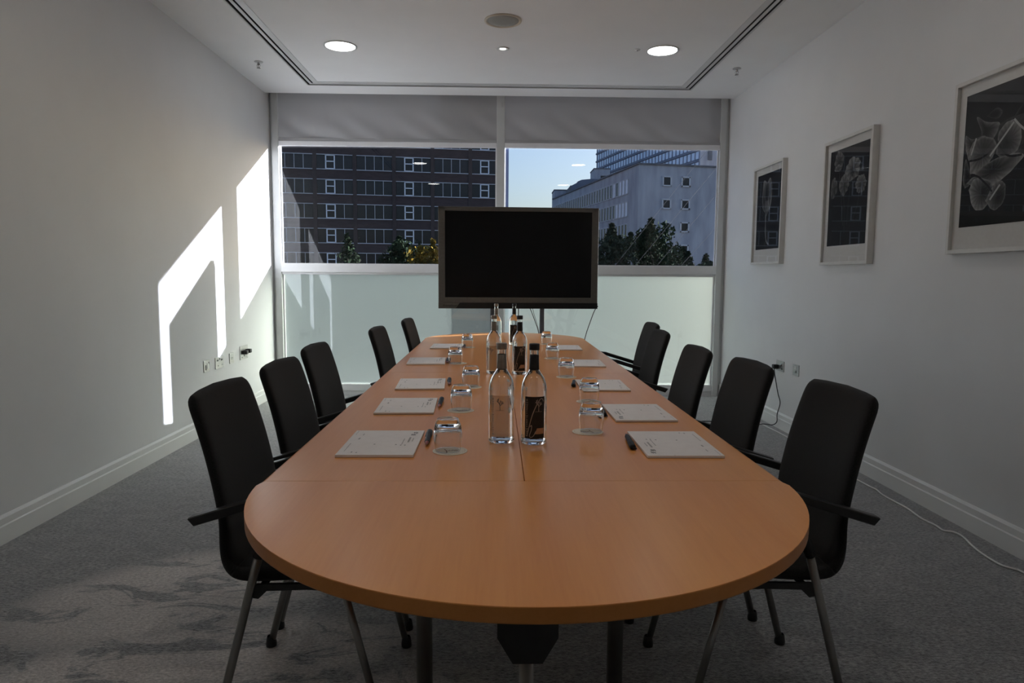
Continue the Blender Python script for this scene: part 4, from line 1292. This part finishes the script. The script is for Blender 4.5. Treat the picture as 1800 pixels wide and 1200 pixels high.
for k in (0, 1):
    fr = MB()
    fr.box((-2.3575, -0.02, -0.06), (2.3575, 0.10, 0.04)).box((-2.3575, -0.02, 1.88), (2.3575, 0.08, 1.97))
    for q in range(1, 4):
        x = -2.3575 + pw * q
        fr.box((x - 0.035, -0.05, 0.0), (x + 0.035, 0.03, 1.92))
    if k:
        x = -2.3575 + pw * 1.0
        for a, b, c, d in ((x - 0.05, x + 0.10, 0.02, 1.9), (x + pw - 0.10, x + pw + 0.05, 0.02, 1.9), (x, x + pw, 0.02, 0.14), (x, x + pw, 1.78, 1.90), (x, x + pw, 0.98, 1.10)):
            fr.box((a, -0.05, c), (b, 0.06, d), 1)
    wm[k] = fr.mesh('window', ['sill_white', 'opener_white'])
pm = MB().box((-pw / 2 + 0.03, -0.14, 0.03), (pw / 2 - 0.03, -0.10, 1.89)).mesh('pane', 'far_glass')
pmw = MB().box((-2.33, -0.14, 0.03), (2.33, -0.10, 1.89)).mesh('pane', 'far_glass')
for bi, s in enumerate(bays):
    for z0, z1 in rows:
        k = (bi + 1) % 2
        if bi < 7:      # far along to the left: only met in reflections
            w = link('window', wm[k], bb, (s + 5.235 / 2, 0, z0))
            link('pane', pmw, w)
            continue
        w = link('window', wm[k], bb, (s + 5.235 / 2, 0, z0))
        for q in range(4):
            link('pane', pm, w, (-2.3575 + pw * (q + 0.5), 0, 0))

# grey concrete block: long side receding, end wall facing us
gb = thing('concrete_block', 'grey concrete office block with square punched windows', 'building')
G = Plane2((20.506, 100.0), math.radians(10.5))      # s = along the end wall, +n towards us
gb.matrix_world = G.mtx()
ZTG = 17.4
MB().box((0, -47, GZ), (13.2, 0, ZTG)).build('wall', 'concrete', gb)
MB().box((-0.2, -47.1, ZTG), (13.3, 0.2, ZTG + 0.22)).build('coping', 'concrete_dark', gb)
sm = MB()
for a, b, c, d in ((-0.72, -0.52, 0, 1.46), (0.52, 0.72, 0, 1.46), (-0.72, 0.72, 0, 0.2), (-0.78, 0.78, 1.30, 1.50)):
    sm.box((a, -0.02, c), (b, 0.16, d))
sm = sm.mesh('window', 'win_concrete')
sp_ = MB().box((-0.52, -0.02, 0.2), (0.52, 0.03, 1.30)).mesh('pane', 'far_glass')
for s in (4.40, 7.36):
    for z0 in (14.42, 11.14, 7.84, 4.55):
        w = link('window', sm, gb, (s, 0, z0))
        link('pane', sp_, w)
# receding side: tall narrow windows (local -x face)
lw = MB()
for a, b, c, d in ((-0.53, -0.40, 0, 2.15), (0.40, 0.53, 0, 2.15), (-0.53, 0.53, -0.06, 0.06), (-0.53, 0.53, 2.10, 2.20)):
    lw.box((-0.10, a, c), (0.02, b, d))
lw = lw.mesh('window', 'win_concrete')
lp = MB().box((-0.03, -0.40, 0.06), (0.02, 0.40, 2.10)).mesh('pane', 'far_glass')
lpb = MB().box((-0.03, -0.40, 0.06), (0.02, 0.40, 2.10)).mesh('pane', 'blind_far')
for ri, z0 in enumerate((13.72, 10.36, 7.05)):
    for k in range(31):
        y = -4.45 - 1.35 * k
        w = link('window', lw, gb, (0, y, z0))
        link('pane', lpb if (k < 5 and ri < 2 and (k, ri) not in ((3, 0), (4, 1))) else lp, w)

# tower behind it
tw = thing('glass_tower', 'tall blue-grey curtain-wall tower rising behind the concrete block', 'building')
T_ = Plane2((44.2, 150.0), math.radians(13))
tw.matrix_world = T_.mtx()
MB().box((0, -30, GZ), (22, 0, 62)).build('end_wall', 'concrete', tw)
core = MB().box((-0.02, -62, GZ), (20, -0.5, 62)).build('core', 'tower_frame', tw)
gl, tfm = MB(), MB()
for r in range(-2, 24):
    z0 = 6.0 + 2.3 * r
    tfm.box((-0.30, -62, z0 - 0.35), (0.0, -0.6, z0 + 0.12))
    for k in range(34):
        y = -1.4 - 1.78 * k
        gl.box((-0.14, y - 0.56, z0 + 0.25), (0.0, y + 0.56, z0 + 1.80))
g = gl.build('window_grid', 'tower_glass', tw); g['kind'] = 'stuff'
g = tfm.build('floor_bands', 'tower_frame', tw); g['kind'] = 'stuff'
MB().box((1.6, -0.02, 26.6), (2.6, 0.3, 29.0), bev=0.1).build('vent_hood', 'concrete_dark', tw)

# plant rooms on the roofs
pr = thing('roof_plant_room', 'dark plant room with curved roof above the concrete block', 'building', (15.3, 141.0, 0))
pts = [(-0.2, 12), (8.6, 12), (8.6, 20.6), (6.5, 21.0), (4.0, 21.05), (2.0, 20.85), (1.2, 20.5), (1.0, 20.2), (-0.2, 19.6)]
MB().prism(pts, 1, 0, 9).build('shell', 'roof_sheet', pr)
MB().box((-0.25, -0.1, 12), (-0.15, 9.1, 19.7)).build('corner_post', 'concrete_dark', pr)
for (x, y, w, h, zt, lab) in ((21.1, 150.0, 3.4, 8, 24.6, 'small pale lift housing beside the tower foot'), (12.6, 151.0, 4.2, 8, 20.1, 'low pale roof box at the far end of the concrete block')):
    t = thing('roof_box', lab, 'building', (x, y, 0))
    MB().box((0, 0, zt - h), (w, 6, zt - 0.2)).build('box', 'concrete', t)
    MB().box((-0.1, -0.1, zt - 0.2), (w + 0.1, 6.1, zt)).build('roof', 'concrete_dark', t)
    if zt > 22:
        MB().box((1.4, -0.06, zt - 3.0), (2.6, 0.02, zt - 1.6)).build('opening', 'far_glass', t)

# trees by the street
def tree(x, y, top, rad, m, label, spires, seed, n=1500):
    rn = random.Random(seed)
    t = thing('street_tree', label, 'tree', (x, y, GZ), 0, 'trees along the street')
    h = top - GZ
    tk = MB()
    tk.tube([(0, 0, 0), (0.1, 0, h * 0.3), (0, 0.1, h * 0.6), (0, 0, h * 0.92)], [0.22, 0.18, 0.11, 0.03], 8)
    for q in range(9):
        a = rn.uniform(0, 6.28); zz = h * rn.uniform(0.45, 0.85); L = rad * rn.uniform(0.5, 0.9)
        tk.tube([(0, 0, zz), (L * 0.5 * math.cos(a), L * 0.5 * math.sin(a), zz + 0.5), (L * math.cos(a), L * math.sin(a), zz + 1.3)], [0.06, 0.04, 0.015], 5)
    tk.build('trunk', 'bark', t)
    fo = MB()
    vs, fs = [], []
    lumps = [(rn.uniform(-0.75, 0.75) * rad, rn.uniform(-0.6, 0.6) * rad, h - rn.uniform(0.9, 5.5), rad * rn.uniform(0.36, 0.6)) for _ in range(16)]
    for dx, dh in spires:
        for q in range(4):
            lumps.append((dx, rn.uniform(-0.3, 0.3), h - dh - 0.45 * q, 0.16 + 0.16 * q))
    for k in range(n):
        lx, ly, lz, lr = lumps[rn.randrange(len(lumps))]
        while True:
            p = Vector((rn.uniform(-1, 1), rn.uniform(-1, 1), rn.uniform(-1, 1)))
            if 0.25 < p.length < 1: break
        c = Vector((lx, ly, lz)) + p * lr
        a = Vector((rn.gauss(0, 1), rn.gauss(0, 1), rn.gauss(0, 1))).normalized()
        b = a.cross(Vector((rn.gauss(0, 1), rn.gauss(0, 1), rn.gauss(0, 1)))).normalized()
        s = rn.uniform(0.07, 0.17)
        o = len(vs)
        vs += [c - a * s * 1.5, c + b * s * 0.7, c + a * s * 1.5, c - b * s * 0.7]
        fs.append((o, o + 1, o + 2, o + 3))
    me = bpy.data.meshes.new('foliage')
    me.from_pydata(vs, [], fs); me.materials.append(M[m])
    f = link('foliage', me, t); f['kind'] = 'stuff'
tree(-12.9, 60, 4.6, 1.7, 'leaf_dark', 'dim green tree before the brick block, leftmost', [(0, 0)], 1, 1500)
tree(-8.0, 58, 4.3, 2.1, 'leaf_dark', 'dark green tree before the brick block, left of the golden one', [(-0.2, 0)], 2, 4200)
tree(-5.5, 54.5, 3.9, 1.5, 'leaf_gold', 'golden autumn tree at the left edge of the screen', [(-0.5, 0.5), (0.5, 0)], 3, 1900)
tree(9.0, 55, 5.3, 1.8, 'leaf_grey', 'grey-green tree just right of the screen', [(0.2, 0)], 4, 3600)
tree(11.4, 60, 4.9, 2.1, 'leaf_dark', 'dark tree between two taller ones beside the screen', [(-0.7, 0.3), (0.3, 0)], 5, 4200)
tree(12.6, 55, 5.7, 1.8, 'leaf_dark', 'tallest pointed dark tree before the concrete block', [(-0.25, 0), (-0.8, 0.8)], 6, 3800)
tree(15.0, 64.5, 5.5, 2.0, 'leaf_grey', 'grey-green tree right of the tallest pointed one', [(-0.2, 0), (0.5, 0.9)], 7, 3600)
tree(15.6, 56.5, 3.5, 1.6, 'leaf_grey', 'low grey-green tree under the square windows', [(-0.3, 0), (0.3, 0.3)], 8, 2400)
tree(18.2, 60, 3.1, 1.6, 'leaf_dark', 'lowest dark tree at the right jamb', [(0.2, 0)], 9, 2200)
